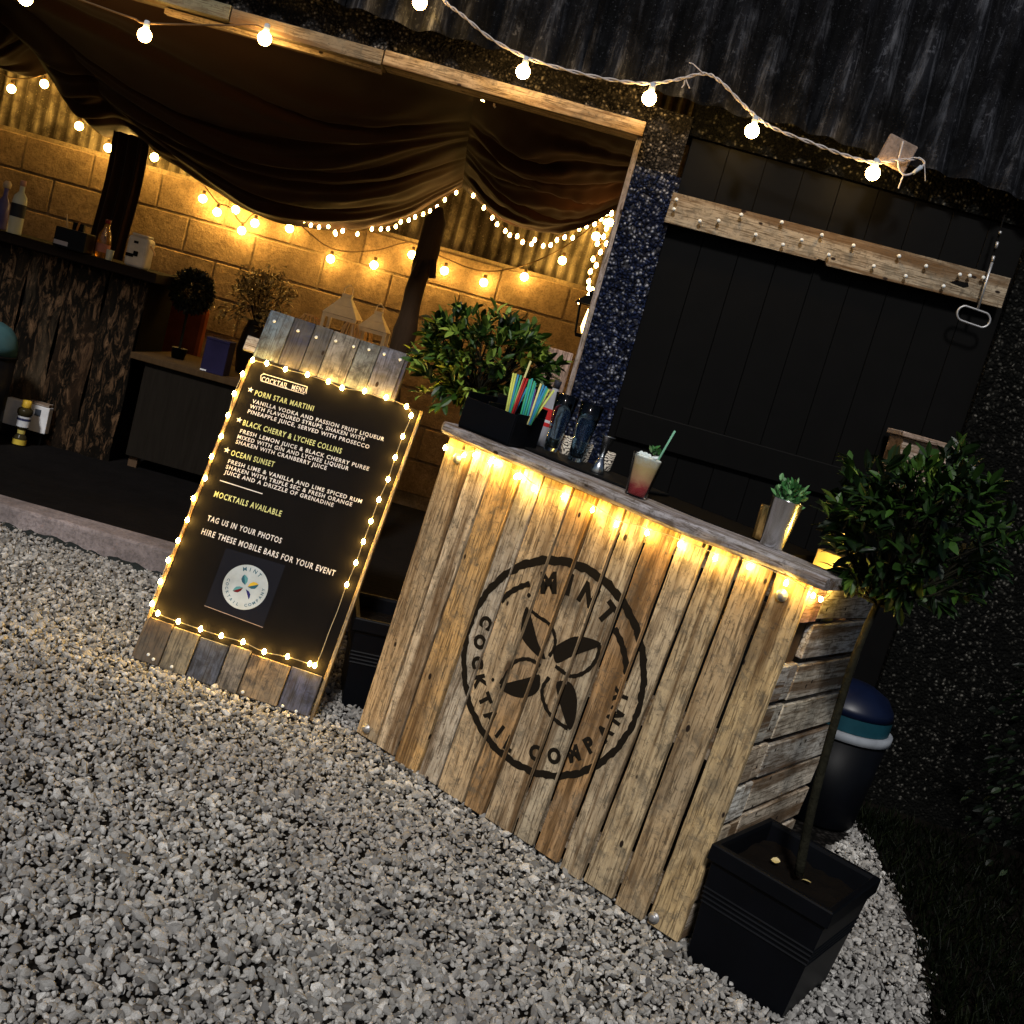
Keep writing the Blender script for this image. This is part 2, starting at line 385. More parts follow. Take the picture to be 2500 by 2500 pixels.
# barn floor and kerb
g = MB().box(-4.2, .70, KERB_Y+.16, BACK_Y+.3, -.3, FLOOR_Z); struct(g.build('barn_floor', FLOOR))
g = MB().box(-4.2, .09, KERB_Y, KERB_Y+.158, -.10, FLOOR_Z+.006); struct(g.build('kerb', KERB, bevel=.012))
g = MB()
vs = []; fs = []; N = 220
for i in range(N+1):
    x = -4.2+4.25*i/N; z = gz(x)+.016+.006*math.sin(i*.37)+.005*math.sin(i*1.3)+rnd.uniform(-.004, .004)
    vs += [(x, KERB_Y-.035-rnd.uniform(0, .012), gz(x)-.03), (x, KERB_Y-.012-rnd.uniform(0, .008), z-.008), (x, KERB_Y+.012, z+.006)]
    if i: fs += [(3*i-3, 3*i, 3*i+1, 3*i-2), (3*i-2, 3*i+1, 3*i+2, 3*i-1)]
g.add(vs, fs)
o = g.build('mossy_kerb_foot', MOSS); struct(o)

# grass verge, right of the gravel
edge_px = [(2096, 2019), (2187, 2174), (2252, 2330), (2271, 2500)]
def edge_x(y):
    pts = [(1.30, 1.2), (1.30, 2.2), (1.48, 2.84), (1.604, 3.27), (1.66, 3.72), (1.673, 4.25), (1.60, 4.6)]
    for (xa, ya), (xb, yb) in zip(pts, pts[1:]):
        if ya <= y <= yb: return xa+(xb-xa)*(y-ya)/(yb-ya)
    return pts[0][0] if y < pts[0][1] else pts[-1][0]
pl = []
for i in range(9000):
    y = rnd.uniform(1.9, 4.5); x = edge_x(y)+abs(rnd.gauss(0, .45))+rnd.uniform(-.02, .02)
    if x > 3.2: continue
    d = V((rnd.gauss(0, .5), rnd.gauss(0, .5), 1))
    pl.append((V((x, y, gz(x)-.005)), d, rnd.uniform(.03, .09), rnd.uniform(.003, .007), rnd.random()))
GRASSM = leafmat('dark_grass', (.0008, .0015, .0006), (.0016, .003, .001), (.006, .008, .003))
GRASSM.node_tree.nodes['Principled BSDF'].inputs['Specular IOR Level'].default_value = .04
LEAFDARK.node_tree.nodes['Principled BSDF'].inputs['Specular IOR Level'].default_value = .12
o = foliage('verge_grass', pl, GRASSM); o['kind'] = 'stuff'; o['label'] = 'dark grass verge beside the gravel'
g = MB(); ys = [1.0+.1*i for i in range(37)]
vs = []; fs = []
for i, y in enumerate(ys):
    e = edge_x(y)+.015*math.sin(i*1.7); vs += [(e, y, gz(e)+.004), (6, y, gz(6)+.004)]
    if i: fs.append((2*i-2, 2*i-1, 2*i+1, 2*i))
g.add(vs, fs); struct(g.build('verge', SOIL))

# ---- gravel stones: nobody could count them
def stones():
    rs = np.random.RandomState(3)
    def ico(sub):
        bm = bmesh.new(); bmesh.ops.create_icosphere(bm, subdivisions=sub, radius=1)
        vv = np.array([v.co[:] for v in bm.verts]); ff = np.array([[v.index for v in f.verts] for f in bm.faces]); bm.free(); return vv, ff
    def variants(sub, k):
        vv, ff = ico(sub); res = []
        for _ in range(k):
            nrm = rs.normal(size=(11, 3)); nrm /= np.linalg.norm(nrm, axis=1)[:, None]; dd = rs.uniform(.55, .95, 11)
            dots = np.maximum(vv @ nrm.T, 1e-3); r = np.minimum((dd/dots).min(1), 1.15)
            res.append(vv*r[:, None])
        return np.array(res), ff
    HI, HF = variants(2, 14); LO, LF = variants(1, 14)
    sp = .0160
    X, Y = np.meshgrid(np.arange(-2.9, 2.0, sp), np.arange(1.35, KERB_Y-.01, sp))
    pts = np.stack([X.ravel(), Y.ravel()], 1); pts = np.concatenate([pts, pts+sp*.5])
    pts += rs.uniform(-.6, .6, pts.shape)*sp; pts = pts[rs.rand(len(pts)) < .92]
    ex = np.array([edge_x(v) for v in np.arange(1.2, 4.7, .02)])
    ok = pts[:, 0] < ex[np.clip(((pts[:, 1]-1.2)/.02).astype(int), 0, len(ex)-1)]+rs.normal(0, .02, len(pts))
    z = -.0174-.0477*pts[:, 0]
    q = np.stack([pts[:, 0], pts[:, 1], z-CAM_Z], 1)
    R = np.array([CR, CD, CF]); q = q @ R.T
    u, v_ = q[:, 0]/q[:, 2]*F_PX+1250, q[:, 1]/q[:, 2]*F_PX+1250
    ok &= (q[:, 2] > .3) & (u > -260) & (u < 2700) & (v_ > 900) & (v_ < 2760)
    # not inside the bar's footprint
    BI = np.array(YINV)
    b = np.stack([pts[:, 0], pts[:, 1], z, np.ones(len(z))], 1) @ BI.T
    ok &= ~((b[:, 0] > .03) & (b[:, 0] < 1.24) & (b[:, 1] > .05) & (b[:, 1] < 1.6))
    pts, z, q = pts[ok], z[ok], q[ok]; n = len(pts)
    near = q[:, 2] < 2.6
    size = np.clip(rs.lognormal(math.log(.0079), .36, n), .0038, .0175)
    layer = rs.uniform(-.009, .008, n)
    V_, F_, C_ = [], [], []; off = 0
    for msk, var, ff in ((near, HI, HF), (~near, LO, LF)):
        idx = np.where(msk)[0]; k = len(idx); nv = var.shape[1]
        base = var[rs.randint(0, len(var), k)] * (size[idx][:, None, None]*rs.uniform([.8, .7, .42], [1.5, 1.1, .85], (k, 3))[:, None, :])
        Q = rs.normal(size=(k, 4)); Q[:, 1:3] *= .6; Q /= np.linalg.norm(Q, axis=1)[:, None]
        a, bq, c_, d = Q.T
        M = np.stack([np.stack([1-2*(c_*c_+d*d), 2*(bq*c_-d*a), 2*(bq*d+c_*a)], 1), np.stack([2*(bq*c_+d*a), 1-2*(bq*bq+d*d), 2*(c_*d-bq*a)], 1), np.stack([2*(bq*d-c_*a), 2*(c_*d+bq*a), 1-2*(bq*bq+c_*c_)], 1)], 1)
        vv = np.einsum('kij,knj->kni', M, base)
        vv += np.stack([pts[idx, 0], pts[idx, 1], z[idx]+layer[idx]], 1)[:, None, :]
        V_.append(vv.reshape(-1, 3)); F_.append((ff[None]+off+(np.arange(k)*nv)[:, None, None]).reshape(-1, 3)); off += k*nv
        tone = np.clip(rs.normal(.5, .24, k), 0, 1); C_.append(np.repeat(tone, nv))
    V_, F_, C_ = np.concatenate(V_), np.concatenate(F_), np.concatenate(C_)
    me = bpy.data.meshes.new('gravel_stones'); me.vertices.add(len(V_)); me.vertices.foreach_set('co', V_.astype(np.float32).ravel())
    me.loops.add(len(F_)*3); me.loops.foreach_set('vertex_index', F_.astype(np.int32).ravel())
    me.polygons.add(len(F_)); me.polygons.foreach_set('loop_start', np.arange(0, len(F_)*3, 3, dtype=np.int32))
    at = me.attributes.new('tone', 'FLOAT', 'POINT'); at.data.foreach_set('value', C_.astype(np.float32)); me.update(calc_edges=True); me.shade_flat()
    return me
m = NT('gravel_stone'); at = m.n('Attribute', attribute_name='tone'); co = m.coord(); n = m.noise(co, 420, 3); n2 = m.noise(co, 1.3, 3)
c = (m.ramp(at, 'Fac', [(.05, (.06, .06, .058)), (.35, (.25, .248, .236)), (.65, (.46, .452, .43)), (.95, (.72, .71, .68))]), 0)
c = m.mix((m.ramp(n, 0, [(.4, (.45,)*3), (.65, (0, 0, 0))]), 0), c, (.14, .125, .115))
c = m.mix((m.ramp(n2, 0, [(.42, (0, 0, 0)), (.62, (.5,)*3)]), 0), c, (.20, .19, .185)); m.base(c); m.set(Roughness=.85); STONE = m.m
o = mobj('gravel', stones(), STONE); o['kind'] = 'stuff'; o['label'] = 'pale grey gravel stones covering the yard'

# ================================================================ BARN
barn = empty('barn_front_wall', T(0, WALL_Y, 0))
tag(barn, 'pebbledashed barn wall with a wide open bay and a black door', 'wall')
def bpart(name, x0, x1, y0, y1, z0, z1, mat, parent=barn, bevel=0, color=None):
    return MB().box(x0, x1, y0, y1, z0, z1).build(name, mat, parent, bevel=bevel, color=color)
JX = .105; DX0, DX1 = .30, 1.715
bpart('pier', JX, DX0, 0, .22, -.3, 2.20, PEBBLUE)
bpart('pier_top', JX, DX0-.02, .004, .21, 2.20, 2.44, PEB)
bpart('lintel_band', -4.2, JX, .01, .22, 2.372, 2.60, PEB)
bpart('wall_over_door', DX0-.02, DX1, .012, .22, 2.372, 2.60, PEBDARK)
bpart('wall_section', DX1, 4.5, 0, .22, -.4, 2.60, PEBDARK)
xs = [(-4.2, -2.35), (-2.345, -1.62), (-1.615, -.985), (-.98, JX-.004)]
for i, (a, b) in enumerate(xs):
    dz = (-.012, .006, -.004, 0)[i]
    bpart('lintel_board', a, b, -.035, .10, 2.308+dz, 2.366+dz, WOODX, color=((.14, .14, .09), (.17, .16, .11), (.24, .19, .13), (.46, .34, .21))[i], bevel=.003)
bpart('lintel_batten', -1.9, -.99, .02, .06, 2.285, 2.306, WOODX, color=(.55, .42, .28))
bpart('jamb_trim', JX-.022, JX-.001, -.012, .06, FLOOR_Z, 2.305, WOODZ, color=(.40, .34, .32))

# corrugated sheets above, broken lower edge
def corr_sheet(name, x0, x1, y, z0, z1, pitch, amp, mat, parent, ragged=0, step=10, lean=0, seedk=0):
    n = max(4, int((x1-x0)/pitch*step)); rows = 14; g = MB(); vs = []; fs = []
    for j in range(rows+1):
        for i in range(n+1):
            x = x0+(x1-x0)*i/n
            rag = ragged*(.5*math.sin(x*3.1+seedk)+.35*math.sin(x*9.7+1+seedk)+.25*math.sin(x*23+seedk))
            zz = z0+rag; z = zz+(z1-zz)*j/rows
            vs.append((x, y+amp*math.cos(2*math.pi*x/pitch)+lean*(z-z0), z))
    for j in range(rows):
        for i in range(n): a = j*(n+1)+i; fs.append((a, a+1, a+n+2, a+n+1))
    g.add(vs, fs); return g.build(name, mat, parent, smooth=True)
clad = empty('corrugated_cladding', T(0, WALL_Y-.10, 0))
tag(clad, 'dark streaked corrugated sheets over the barn front', 'cladding')
for k, x in enumerate([-4.2, -3.2, -2.2, -1.2, -.2, .8, 1.8, 2.8, 3.8]):
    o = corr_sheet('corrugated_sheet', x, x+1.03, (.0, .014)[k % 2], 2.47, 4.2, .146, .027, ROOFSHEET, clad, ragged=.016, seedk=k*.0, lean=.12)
# wooden fillet plate at the far right where the plug hangs
g = MB().box(-.06, .06, -.012, .012, -.055, .055); o = g.build('fixing_block', concrete('pale_block', (.36, .27, .22)), None, bevel=.006)
p = PX(2190, 375, WALL_Y-.16); o.location = p; o.rotation_euler = (0, .2, 0); tag(o, 'small pale stone block under the cladding near the cable plug', 'block')

# black door with rail
door = empty('black_door', T(DX0, WALL_Y+.03, 0)); tag(door, 'tall black boarded door with a pale peg rail across it', 'door')
DW = DX1-DX0; nb = 9
for i in range(nb):
    a, b = DW*i/nb+.0006, DW*(i+1)/nb-.0006
    MB().box(a, b, rnd.uniform(0, .004), .05, -.15, 2.368).build('board', BLACKPAINT, door, bevel=.0015, seg=1)
MB().box(.03, DW-.03, -.022, -.001, 1.12, 1.25).build('ledge', BLACKPAINT, door, bevel=.004)
rail = empty('peg_rail_root') ; bpy.data.objects.remove(rail)
z3 = zoomer(1600, 0, .4658)
ry = WALL_Y-.012
A, Bq = PX(*z3(95, 1010), ry), PX(*z3(1855, 1460), ry); A2, B2 = PX(*z3(45, 1165), ry), PX(*z3(1805, 1615), ry)
rail = empty('peg_rail', T(*A)); tag(rail, 'weathered board studded with silvery pins across the black door', 'rail')
notch = [(A.x, A.z), (Bq.x, Bq.z), (B2.x, B2.z)]
mid = PX(*z3(880, 1385), ry); midb = PX(*z3(850, 1365), ry)
prof = [(A.x, A.z), (Bq.x, Bq.z), (B2.x, B2.z), (mid.x+.012, mid.z-.004), (mid.x, mid.z+.012), (midb.x, midb.z+.006), (midb.x-.012, midb.z-.004), (A2.x, A2.z)]
g = MB(); n_ = len(prof)
g.add([(x-A.x, -.016, z-A.z) for x, z in prof]+[(x-A.x, .012, z-A.z) for x, z in prof], [tuple(reversed(range(n_))), tuple(range(n_, 2*n_))]+[(i, (i+1) % n_, n_+(i+1) % n_, n_+i) for i in range(n_)])
g.build('board', WOODX, rail, color=(.40, .33, .24))
pinme = MB().lathe([(.002, 0), (.002, .014), (.0075, .016), (.0085, .020), (.006, .0245), (.001, .026)], 10).mesh('pin', True); pinme.materials.append(PIN)
for q in [(108, 1050), (95, 1100), (230, 1162), (328, 1160), (446, 1129), (522, 1233), (658, 1168), (664, 1285), (762, 1261), (867, 1235), (903, 1338), (1032, 1290), (1138, 1397), (1270, 1345), (1305, 1449), (1411, 1397), (1502, 1502), (1588, 1441), (1639, 1447), (1710, 1457)]:
    o = mobj('pin', pinme, None, rail); p = PX(*z3(*q), ry-.018)-A; o.location = (p.x, -.017, p.z); o.rotation_euler = (math.pi/2, 0, 0)
# the slot in the rail
g = MB(); pts = [z3(*q) for q in [(1540, 1478), (1575, 1470), (1640, 1483), (1642, 1503), (1615, 1508)]]
g.poly([((PX(*q, ry-.0165)-A).x, (PX(*q, ry-.0165)-A).z) for q in pts], -.0172); g.build('slot', BLACKPAINT, rail)
# hook rod with loop handle
rod = empty('pull_rod', T(*PX(*z3(1690, 1620), ry-.05))); O_ = V(rod.location)
tag(rod, 'thin steel pull rod ending in an oval loop, hung on the black door', 'pull rod')
q0, q1 = PX(*z3(1815, 1190), ry-.05)-O_, PX(*z3(1765, 1375), ry-.05)-O_
MB().tube([q1, V((0, 0, 0))], .0055, 8).build('rod', DULLSTEEL, rod, True)
for a, b in ((.12, .2), (.42, .6), (.82, .98)):
    MB().tube([q0.lerp(q1, a), q0.lerp(q1, b)], .006, 8).build('link', DULLSTEEL, rod, True)
MB().tube([q0+V((0, .012, .05)), q1+V((0, .012, 0))], .0035, 6).build('cord', BLACKPAINT, rod)
lc = PX(*z3(1668, 1660), ry-.05)-O_; ax = (PX(*z3(1752, 1690), ry-.05)-PX(*z3(1585, 1632), ry-.05)); hw = ax.length/2; ax.normalize(); up = V((-ax.z, 0, ax.x))
if up.z < 0: up = -up
lp = []
for k in range(33):
    t = 2*math.pi*k/32; r_ = .030; st = hw-r_
    c_, s_ = math.cos(t), math.sin(t); lp.append(lc+ax*(math.copysign(st, c_) if abs(c_) > .05 else st*c_/.05)+ax*(r_*c_)+up*(r_*s_))
MB().tube(lp, .0045, 8, False).build('loop_handle', DULLSTEEL, rod, True)

# pale box on the wall right of the door
p0, p1 = PX(2210, 1055, 4.45), PX(2335, 1090, 4.45)
o = empty('post_box', T((p0.x+p1.x)/2, 4.56, p0.z-.22)); tag(o, 'pale weathered wooden box with a lipped lid on the wall behind the bay tree', 'box')
MB().box(-.10, .10, -.10, .085, 0, .20).build('body', WOODX, o, bevel=.004, color=(.55, .42, .36))
MB().box(-.118, .118, -.125, .085, .201, .222).build('lid', WOODX, o, bevel=.004, color=(.62, .50, .44))
for sx in (-.07, 0, .07): MB().lathe([(.006, 0), (.006, .004)], 8, T(sx, -.1005, .18) @ Matrix.Rotation(math.pi/2, 4, 'X')).build('screw', BLACKPAINT, o)

# ---- interior shell
bw = empty('block_back_wall', T(0, BACK_Y, FLOOR_Z)); tag(bw, 'concrete block wall at the back of the barn under string lights', 'wall')
MB().box(-4.2, .72, .006, .12, -.2, 1.680).build('mortar', MORTAR, bw)
BTOP = 1.40+.42-FLOOR_Z      # top of the block work above the floor
ch = .225; ncourse = 7; bl = .45
bme = MB().box(.005, bl-.005, -.004, .10, .005, ch-.006).mesh('block', bevel=.006, seg=1); bme.materials.append(BLOCK)
for r in range(ncourse):
    z = BTOP-ch*(r+1)
    for c_ in range(-10, 2):
        x = c_*bl+(bl/2 if r % 2 else 0)-.02
        o = mobj('block', bme, None, bw); o.location = (x, rnd.uniform(-.004, .004), z)
bcl = empty('back_wall_sheeting', T(0, BACK_Y, BTOP+FLOOR_Z)); tag(bcl, 'old corrugated iron sheeting above the block wall inside the barn', 'sheeting')
for k, x in enumerate([-4.2, -3.4, -2.6, -1.8, -1.0, -.2]):
    corr_sheet('corrugated_sheet', x, x+.84, .05+(.0, .012)[k % 2], -.02, 1.5, .076, .014, BACKSHEET, bcl, step=8)
sw = MB().box(-4.3, -4.2, WALL_Y+.2, BACK_Y+.2, -.3, 3.2).build('side_wall', BLOCK); tag(sw, 'block side wall closing the left end of the barn bay', 'wall')
sw = MB().box(.70, .80, WALL_Y+.23, BACK_Y+.2, -.3, 3.2).build('side_wall', BLOCK); tag(sw, 'block side wall closing the right end of the barn bay', 'wall')
rf = MB().box(-4.4, 4.6, WALL_Y+.05, BACK_Y+.6, 3.2, 3.26).build('barn_roof', flat('roof_underside', (.012, .010, .009), .9)); tag(rf, 'dark barn roof above the draped ceiling', 'roof')

# rustic interior post
post = empty('timber_post', T(-.752, 5.62, FLOOR_Z)); tag(post, 'rough dark timber post with a rounded top standing inside the barn', 'post')
h = PX(1075, 505, 5.6).z-FLOOR_Z
pts = []; rr = []
for i in range(26):
    t = i/25; pts.append((.012*math.sin(t*7)+.004*math.sin(t*31), .01*math.cos(t*5), t*h)); rr.append(.052+.007*math.sin(t*23)+.004*math.sin(t*61)-(0 if t < .97 else (t-.97)*.9))
MB().tube(pts, rr, 12).build('trunk', DARKWOOD, post, True, color=(.03, .018, .010))
z5 = zoomer(1000, 400, .2588)
for q0, q1 in (((35, 1060), (110, 900)), ((215, 1080), (225, 900))):
    a, b = PX(*z5(*q0), 5.55)-V(post.location), PX(*z5(*q1), 5.55)-V(post.location)
    MB().tube([a, b], .018, 6).build('bracket', DARKWOOD, post, color=(.02, .012, .008))

# ---- ceiling drapes
z2 = zoomer(800, 0, .43996)
def drape(name, edge_px, front_x0, front_x1, label, folds, fz=2.33, nu=120, nv=110, backy=6.95, seed=0):
    edge = smooth_path([PX(x, y, backy) for x, y in edge_px], 8)
    L = [0]
    for a, b in zip(edge, edge[1:]): L.append(L[-1]+(b-a).length)
    def at(u):
        s = u*L[-1]
        for i in range(1, len(L)):
            if s <= L[i]: t = (s-L[i-1])/max(1e-9, L[i]-L[i-1]); return edge[i-1].lerp(edge[i], t)
        return edge[-1]
    vs = []; fs = []
    for j in range(nv+1):
        v = j/nv
        for i in range(nu+1):
            u = i/nu; e = at(u); f = V((front_x0+(front_x1-front_x0)*u, WALL_Y+.16, fz))
            sag = math.sin(math.pi*u)
            p = f.lerp(e, v**.85)
            p.z -= .10*sag*math.sin(math.pi*v)
            vw = v+.05*math.sin(v*9+u*4+seed)+.03*math.sin(v*21-u*6+seed)
            ph = vw*folds*2*math.pi+1.6*math.sin(u*2.3+seed)+.7*math.sin(u*7+seed*2)+.4*math.sin(u*13+v*5)
            amp = .024*min(1, sag*1.6+.15)*min(1, v*5)*min(1, (1-v)*8+.25)
            am = amp*(.55+.6*math.sin(v*6.3+u*5+seed)**2)
            p.z += am*(math.sin(ph)+.45*math.sin(ph*2.3+u*4)+.25*math.sin(ph*.6-u*9))+.003*math.sin(u*60+v*17)*math.sin(v*23); p.y += am*.5*math.cos(ph)
            vs.append(tuple(p))
    for j in range(nv):
        for i in range(nu): a = j*(nu+1)+i; fs.append((a, a+1, a+nu+2, a+nu+1))
    o = MB().add(vs, fs).build(name, DRAPE, None, True); tag(o, label, 'drape', 'ceiling drapes'); return o
drape('ceiling_drape', [(205, 110), (275, 225), (345, 318), (430, 395), (535, 470), (640, 530), (760, 556), (880, 560), (985, 535), (1070, 490), (1128, 458)], -2.95, -.62, 'wide dark brown ceiling drape sagging in the middle of the bay', 7)
drape('ceiling_drape', [(1128, 458), (1165, 490), (1215, 530), (1275, 553), (1345, 560), (1420, 545), (1490, 512), (1560, 462)], -.62, .30, 'smaller brown ceiling drape sagging beside the right jamb', 7, seed=2, backy=6.4)
drape('ceiling_drape', [(-260, 40), (-120, 130), (0, 165), (90, 185), (150, 160), (205, 110)], -4.1, -2.95, 'dark ceiling drape in the left corner of the barn bay', 5, seed=4)
drape('ceiling_drape', [(150, 140), (200, 250), (250, 330), (330, 330), (420, 400), (500, 425), (560, 470)], -3.4, -1.6, 'dark brown drape with a bunched lower edge behind the wide one', 5, seed=5, backy=7.05, fz=2.5)
# hanging dark curtain
g = MB(); vs = []; fs = []
A_, B_ = PX(322, 330, 6.9), PX(262, 570, 6.9); wd = .23
for j in range(21):
    for i in range(41):
        t = i/40; p = A_.lerp(V((A_.x+.0, A_.y, .4)), j/20); vs.append((p.x-wd/2+wd*t+.01*math.sin(j*.5), p.y+.02*math.sin(t*22), p.z))
for j in range(20):
    for i in range(40): a = j*41+i; fs.append((a, a+1, a+42, a+41))
o = g.add(vs, fs).build('dark_curtain', fabric('dark_curtain_cloth', (.016, .008, .005), (.03, .014, .008)), None, True); tag(o, 'narrow dark curtain hanging against the block wall behind the bar bottles', 'curtain')

# ================================================================ STRING LIGHTS
def sphere_me(name, r, mat, sub=2):
    me = bpy.data.meshes.new(name); bm = bmesh.new(); bmesh.ops.create_icosphere(bm, subdivisions=sub, radius=r); bm.to_mesh(me); bm.free()
    me.polygons.foreach_set('use_smooth', [True]*len(me.polygons)); me.materials.append(mat); return me
def drop_me(name, r, mat):
    me = MB().lathe([(r*.35, r*1.5), (r*.8, r*.7), (r, -.1*r), (r*.75, -.8*r), (r*.2, -1.25*r)], 10).mesh(name, True); me.materials.append(mat); return me
GLOBE = sphere_me('bulb', .0275, BULB, 3); GLOBEIN = sphere_me('bulb', .026, BULBIN); TINY = drop_me('bulb', .0055, FAIRY); TINYC = drop_me('bulb', .0095, FAIRYC)
SOCK = MB().lathe([(.008, .030), (.012, .026), (.0125, .0), (.010, -.003)], 12).mesh('socket', True); SOCK.materials.append(SOCKET)
SOCKIN = MB().lathe([(.008, .024), (.011, .021), (.0115, .0), (.009, -.003)], 10).mesh('socket', True); SOCKIN.materials.append(DARKCABLE)
def light_string(name, label, cable, bulbs, me, sock=None, cab_mat=CABLE, cab_r=.004, twist=0, drop=.05, group=None, M=None):
    """cable: world points; bulbs: world points of bulb centres"""
    root = empty(name, T(*cable[0])); O = V(cable[0]); tag(root, label, 'string lights', group)
    path = smooth_path(cable, 8)
    if twist:
        for ph in (0, math.pi):
            pp = [p-O+V((0, math.cos(i*.9+ph), math.sin(i*.9+ph)))*twist for i, p in enumerate(path)]
            MB().tube(pp, cab_r, 6).build('cable', cab_mat, root, True)
    else: MB().tube([p-O for p in path], cab_r, 6).build('cable', cab_mat, root, True)
    for b in bulbs:
        o = mobj('bulb', me, None, root); o.location = b-O
        if sock:
            o2 = mobj('socket', sock, None, root); o2.location = b-O+V((0, 0, .027))
    return root
FY = 4.46
cab = [(1040, -60), (1085, 2), (1130, 38), (1200, 95), (1290, 142), (1400, 175), (1500, 196), (1585, 204), (1650, 195), (1718, 180), (1760, 200), (1812, 253), (1855, 292), (1900, 318), (1990, 352), (2060, 378), (2130, 396), (2190, 392), (2245, 386)]
st = light_string('festoon_lights', 'outdoor festoon lights on a pale twisted cable under the cladding', [PX(x, y, FY) for x, y in cab],
    [PX(x, y, FY) for x, y in [(1277, 175), (1585, 240), (1836, 320), (2131, 423)]], GLOBE, SOCK, CABLE, .0032, .0045)
O = V(st.location)
# first bulb at the top edge hangs on its own lead
light_string('festoon_lights', 'single lit bulb against rusty cladding at the top edge', [PX(1045, -60, FY), PX(1035, -38, FY), PX(1027, -22, FY)], [PX(1025, 6, FY)], GLOBE, SOCK, CABLE, .004)
for pts in ([(1718, 180), (1705, 168), (1692, 156), (1682, 153)], [(1672, 196), (1670, 206), (1664, 214)], [(1675, 194), (1679, 206), (1684, 216)]):
    MB().tube([p-O for p in smooth_path([PX(x, y, FY-.005) for x, y in pts], 4)], .0022, 5).build('cable_tie', CABLE, st)
pts = [(2245, 386), (2256, 395), (2254, 404), (2240, 412), (2225, 424), (2208, 427), (2196, 415), (2193, 395), (2200, 365), (2205, 345)]
MB().tube([p-O for p in smooth_path([PX(x, y, FY) for x, y in pts], 5)], .0042, 6).build('plug_lead', CABLE, st, True)
MB().tube([PX(2250, 407, FY)-O, PX(2228, 424, FY)-O], [.009, .007], 8).build('plug', SOCKET, st, True)
MB().tube([PX(2257, 400, FY)-O, PX(2259, 442, FY)-O], .002, 5).build('cable_tie', CABLE, st)
MB().tube([PX(2205, 428, FY)-O, PX(2193, 460, FY)-O], .0028, 5).build('cable_tie', CABLE, st)
IY = 4.57
light_string('festoon_lights', 'two lit bulbs on a dim cable just under the lintel at upper left', [PX(x, y, IY) for x, y in [(20, -40), (150, -15), (290, 33), (330, 46), (352, 56), (450, 60), (560, 62), (622, 62), (646, 72)]],
    [PX(62, -4, IY), PX(353, 86, IY), PX(646, 94, IY)], GLOBE, SOCK, DARKCABLE, .004)
sy = 6.85
pl_ = [(495, 485), (530, 518), (575, 512), (590, 563), (622, 545), (707, 558), (807, 632), (913, 647), (1006, 622), (1085, 661), (1181, 690), (1280, 676), (1373, 636), (1455, 577), (1488, 543)]
cabp = [(500, 455), (532, 495), (560, 506), (592, 545), (625, 520), (700, 525), (806, 605), (910, 612), (1005, 592), (1085, 630), (1180, 662), (1278, 648), (1372, 606), (1452, 548), (1490, 515)]
light_string('indoor_festoon', 'warm bulb string looped along the block back wall', [PX(x, y, 7.11) for x, y in cabp], [PX(x, y, 7.125) for x, y in pl_], GLOBEIN, SOCKIN, DARKCABLE, .004)
pl_ = [(28, 217), (108, 205), (163, 160), (193, 308), (264, 361), (316, 342), (377, 384), (462, 397)]
cabp = [(-30, 150), (28, 190), (108, 180), (166, 118), (178, 170), (186, 235), (200, 285), (262, 335), (316, 315), (377, 358), (462, 370), (485, 420)]
light_string('indoor_festoon', 'warm bulb string under the bunched drape at the left of the barn', [PX(x, y, 7.08) for x, y in cabp], [PX(x, y, 7.10) for x, y in pl_], GLOBEIN, SOCKIN, DARKCABLE, .004)
z1b = zoomer(0, 0, .43996)
left = [z1b(*q) for q in [(1590, 1175), (1690, 1225), (1725, 1250), (1770, 1262), (1822, 1258), (1858, 1290), (1900, 1282)]]+[z2(*q) for q in [(45, 1300), (85, 1282), (165, 1300), (245, 1272), (295, 1272), (335, 1270), (378, 1258), (405, 1232), (450, 1223), (485, 1205), (530, 1190), (568, 1172), (607, 1148), (650, 1110), (713, 1070)]]
light_string('fairy_lights', 'tiny fairy lights along the hem of the wide drape', [PX(x, y-7, 6.85) for x, y in left], [PX(x, y, 6.85) for x, y in left], TINYC, None, DARKCABLE, .0022)
right = [z5(*q) for q in [(600, 300), (700, 415), (780, 510), (825, 572), (903, 635), (945, 675), (1015, 685), (1065, 740), (1150, 760), (1180, 720), (1260, 775), (1330, 768), (1390, 720), (1462, 695), (1538, 700), (1600, 615), (1668, 590), (1745, 570), (1805, 520), (1860, 470)]]
light_string('fairy_lights', 'tiny fairy lights along the hem of the smaller drape', [PX(x, y-7, 6.3) for x, y in right], [PX(x, y, 6.3) for x, y in right], TINYC, None, DARKCABLE, .0022)
jam = [z5(*q) for q in [(1905, 470), (1845, 550), (1857, 610), (1830, 690), (1770, 755), (1855, 755), (1800, 835), (1730, 900), (1760, 960), (1705, 1018), (1690, 1110), (1690, 1170), (1722, 1190), (1700, 1225), (1672, 1262), (1690, 1285), (1660, 1300), (1600, 1300)]]
light_string('fairy_lights', 'cascade of fairy lights hanging down beside the right jamb', [PX(x, y, 5.5) for x, y in jam], [PX(x, y, 5.48) for x, y in jam], TINYC, None, DARKCABLE, .0022)
# small lamp under the lintel
sl = empty('clip_lamp', T(*PX(1185, 232, 4.86))); tag(sl, 'small lit clip lamp fixed under the lintel board', 'lamp')
MB().lathe([(.012, .035), (.020, .03), (.034, 0), (.033, -.002)], 16).build('shade', DULLSTEEL, sl, True)
o = mobj('bulb', sphere_me('bulb', .022, BULB), None, sl); o.location = (0, 0, -.010); o.scale = (1.3, 1, .8)
MB().tube([V((.03, 0, .03)), V((.043, -.01, .0)), V((.048, -.01, -.035)), V((.055, -.01, -.04))], .005, 6).build('clip', WHITECARD, sl)

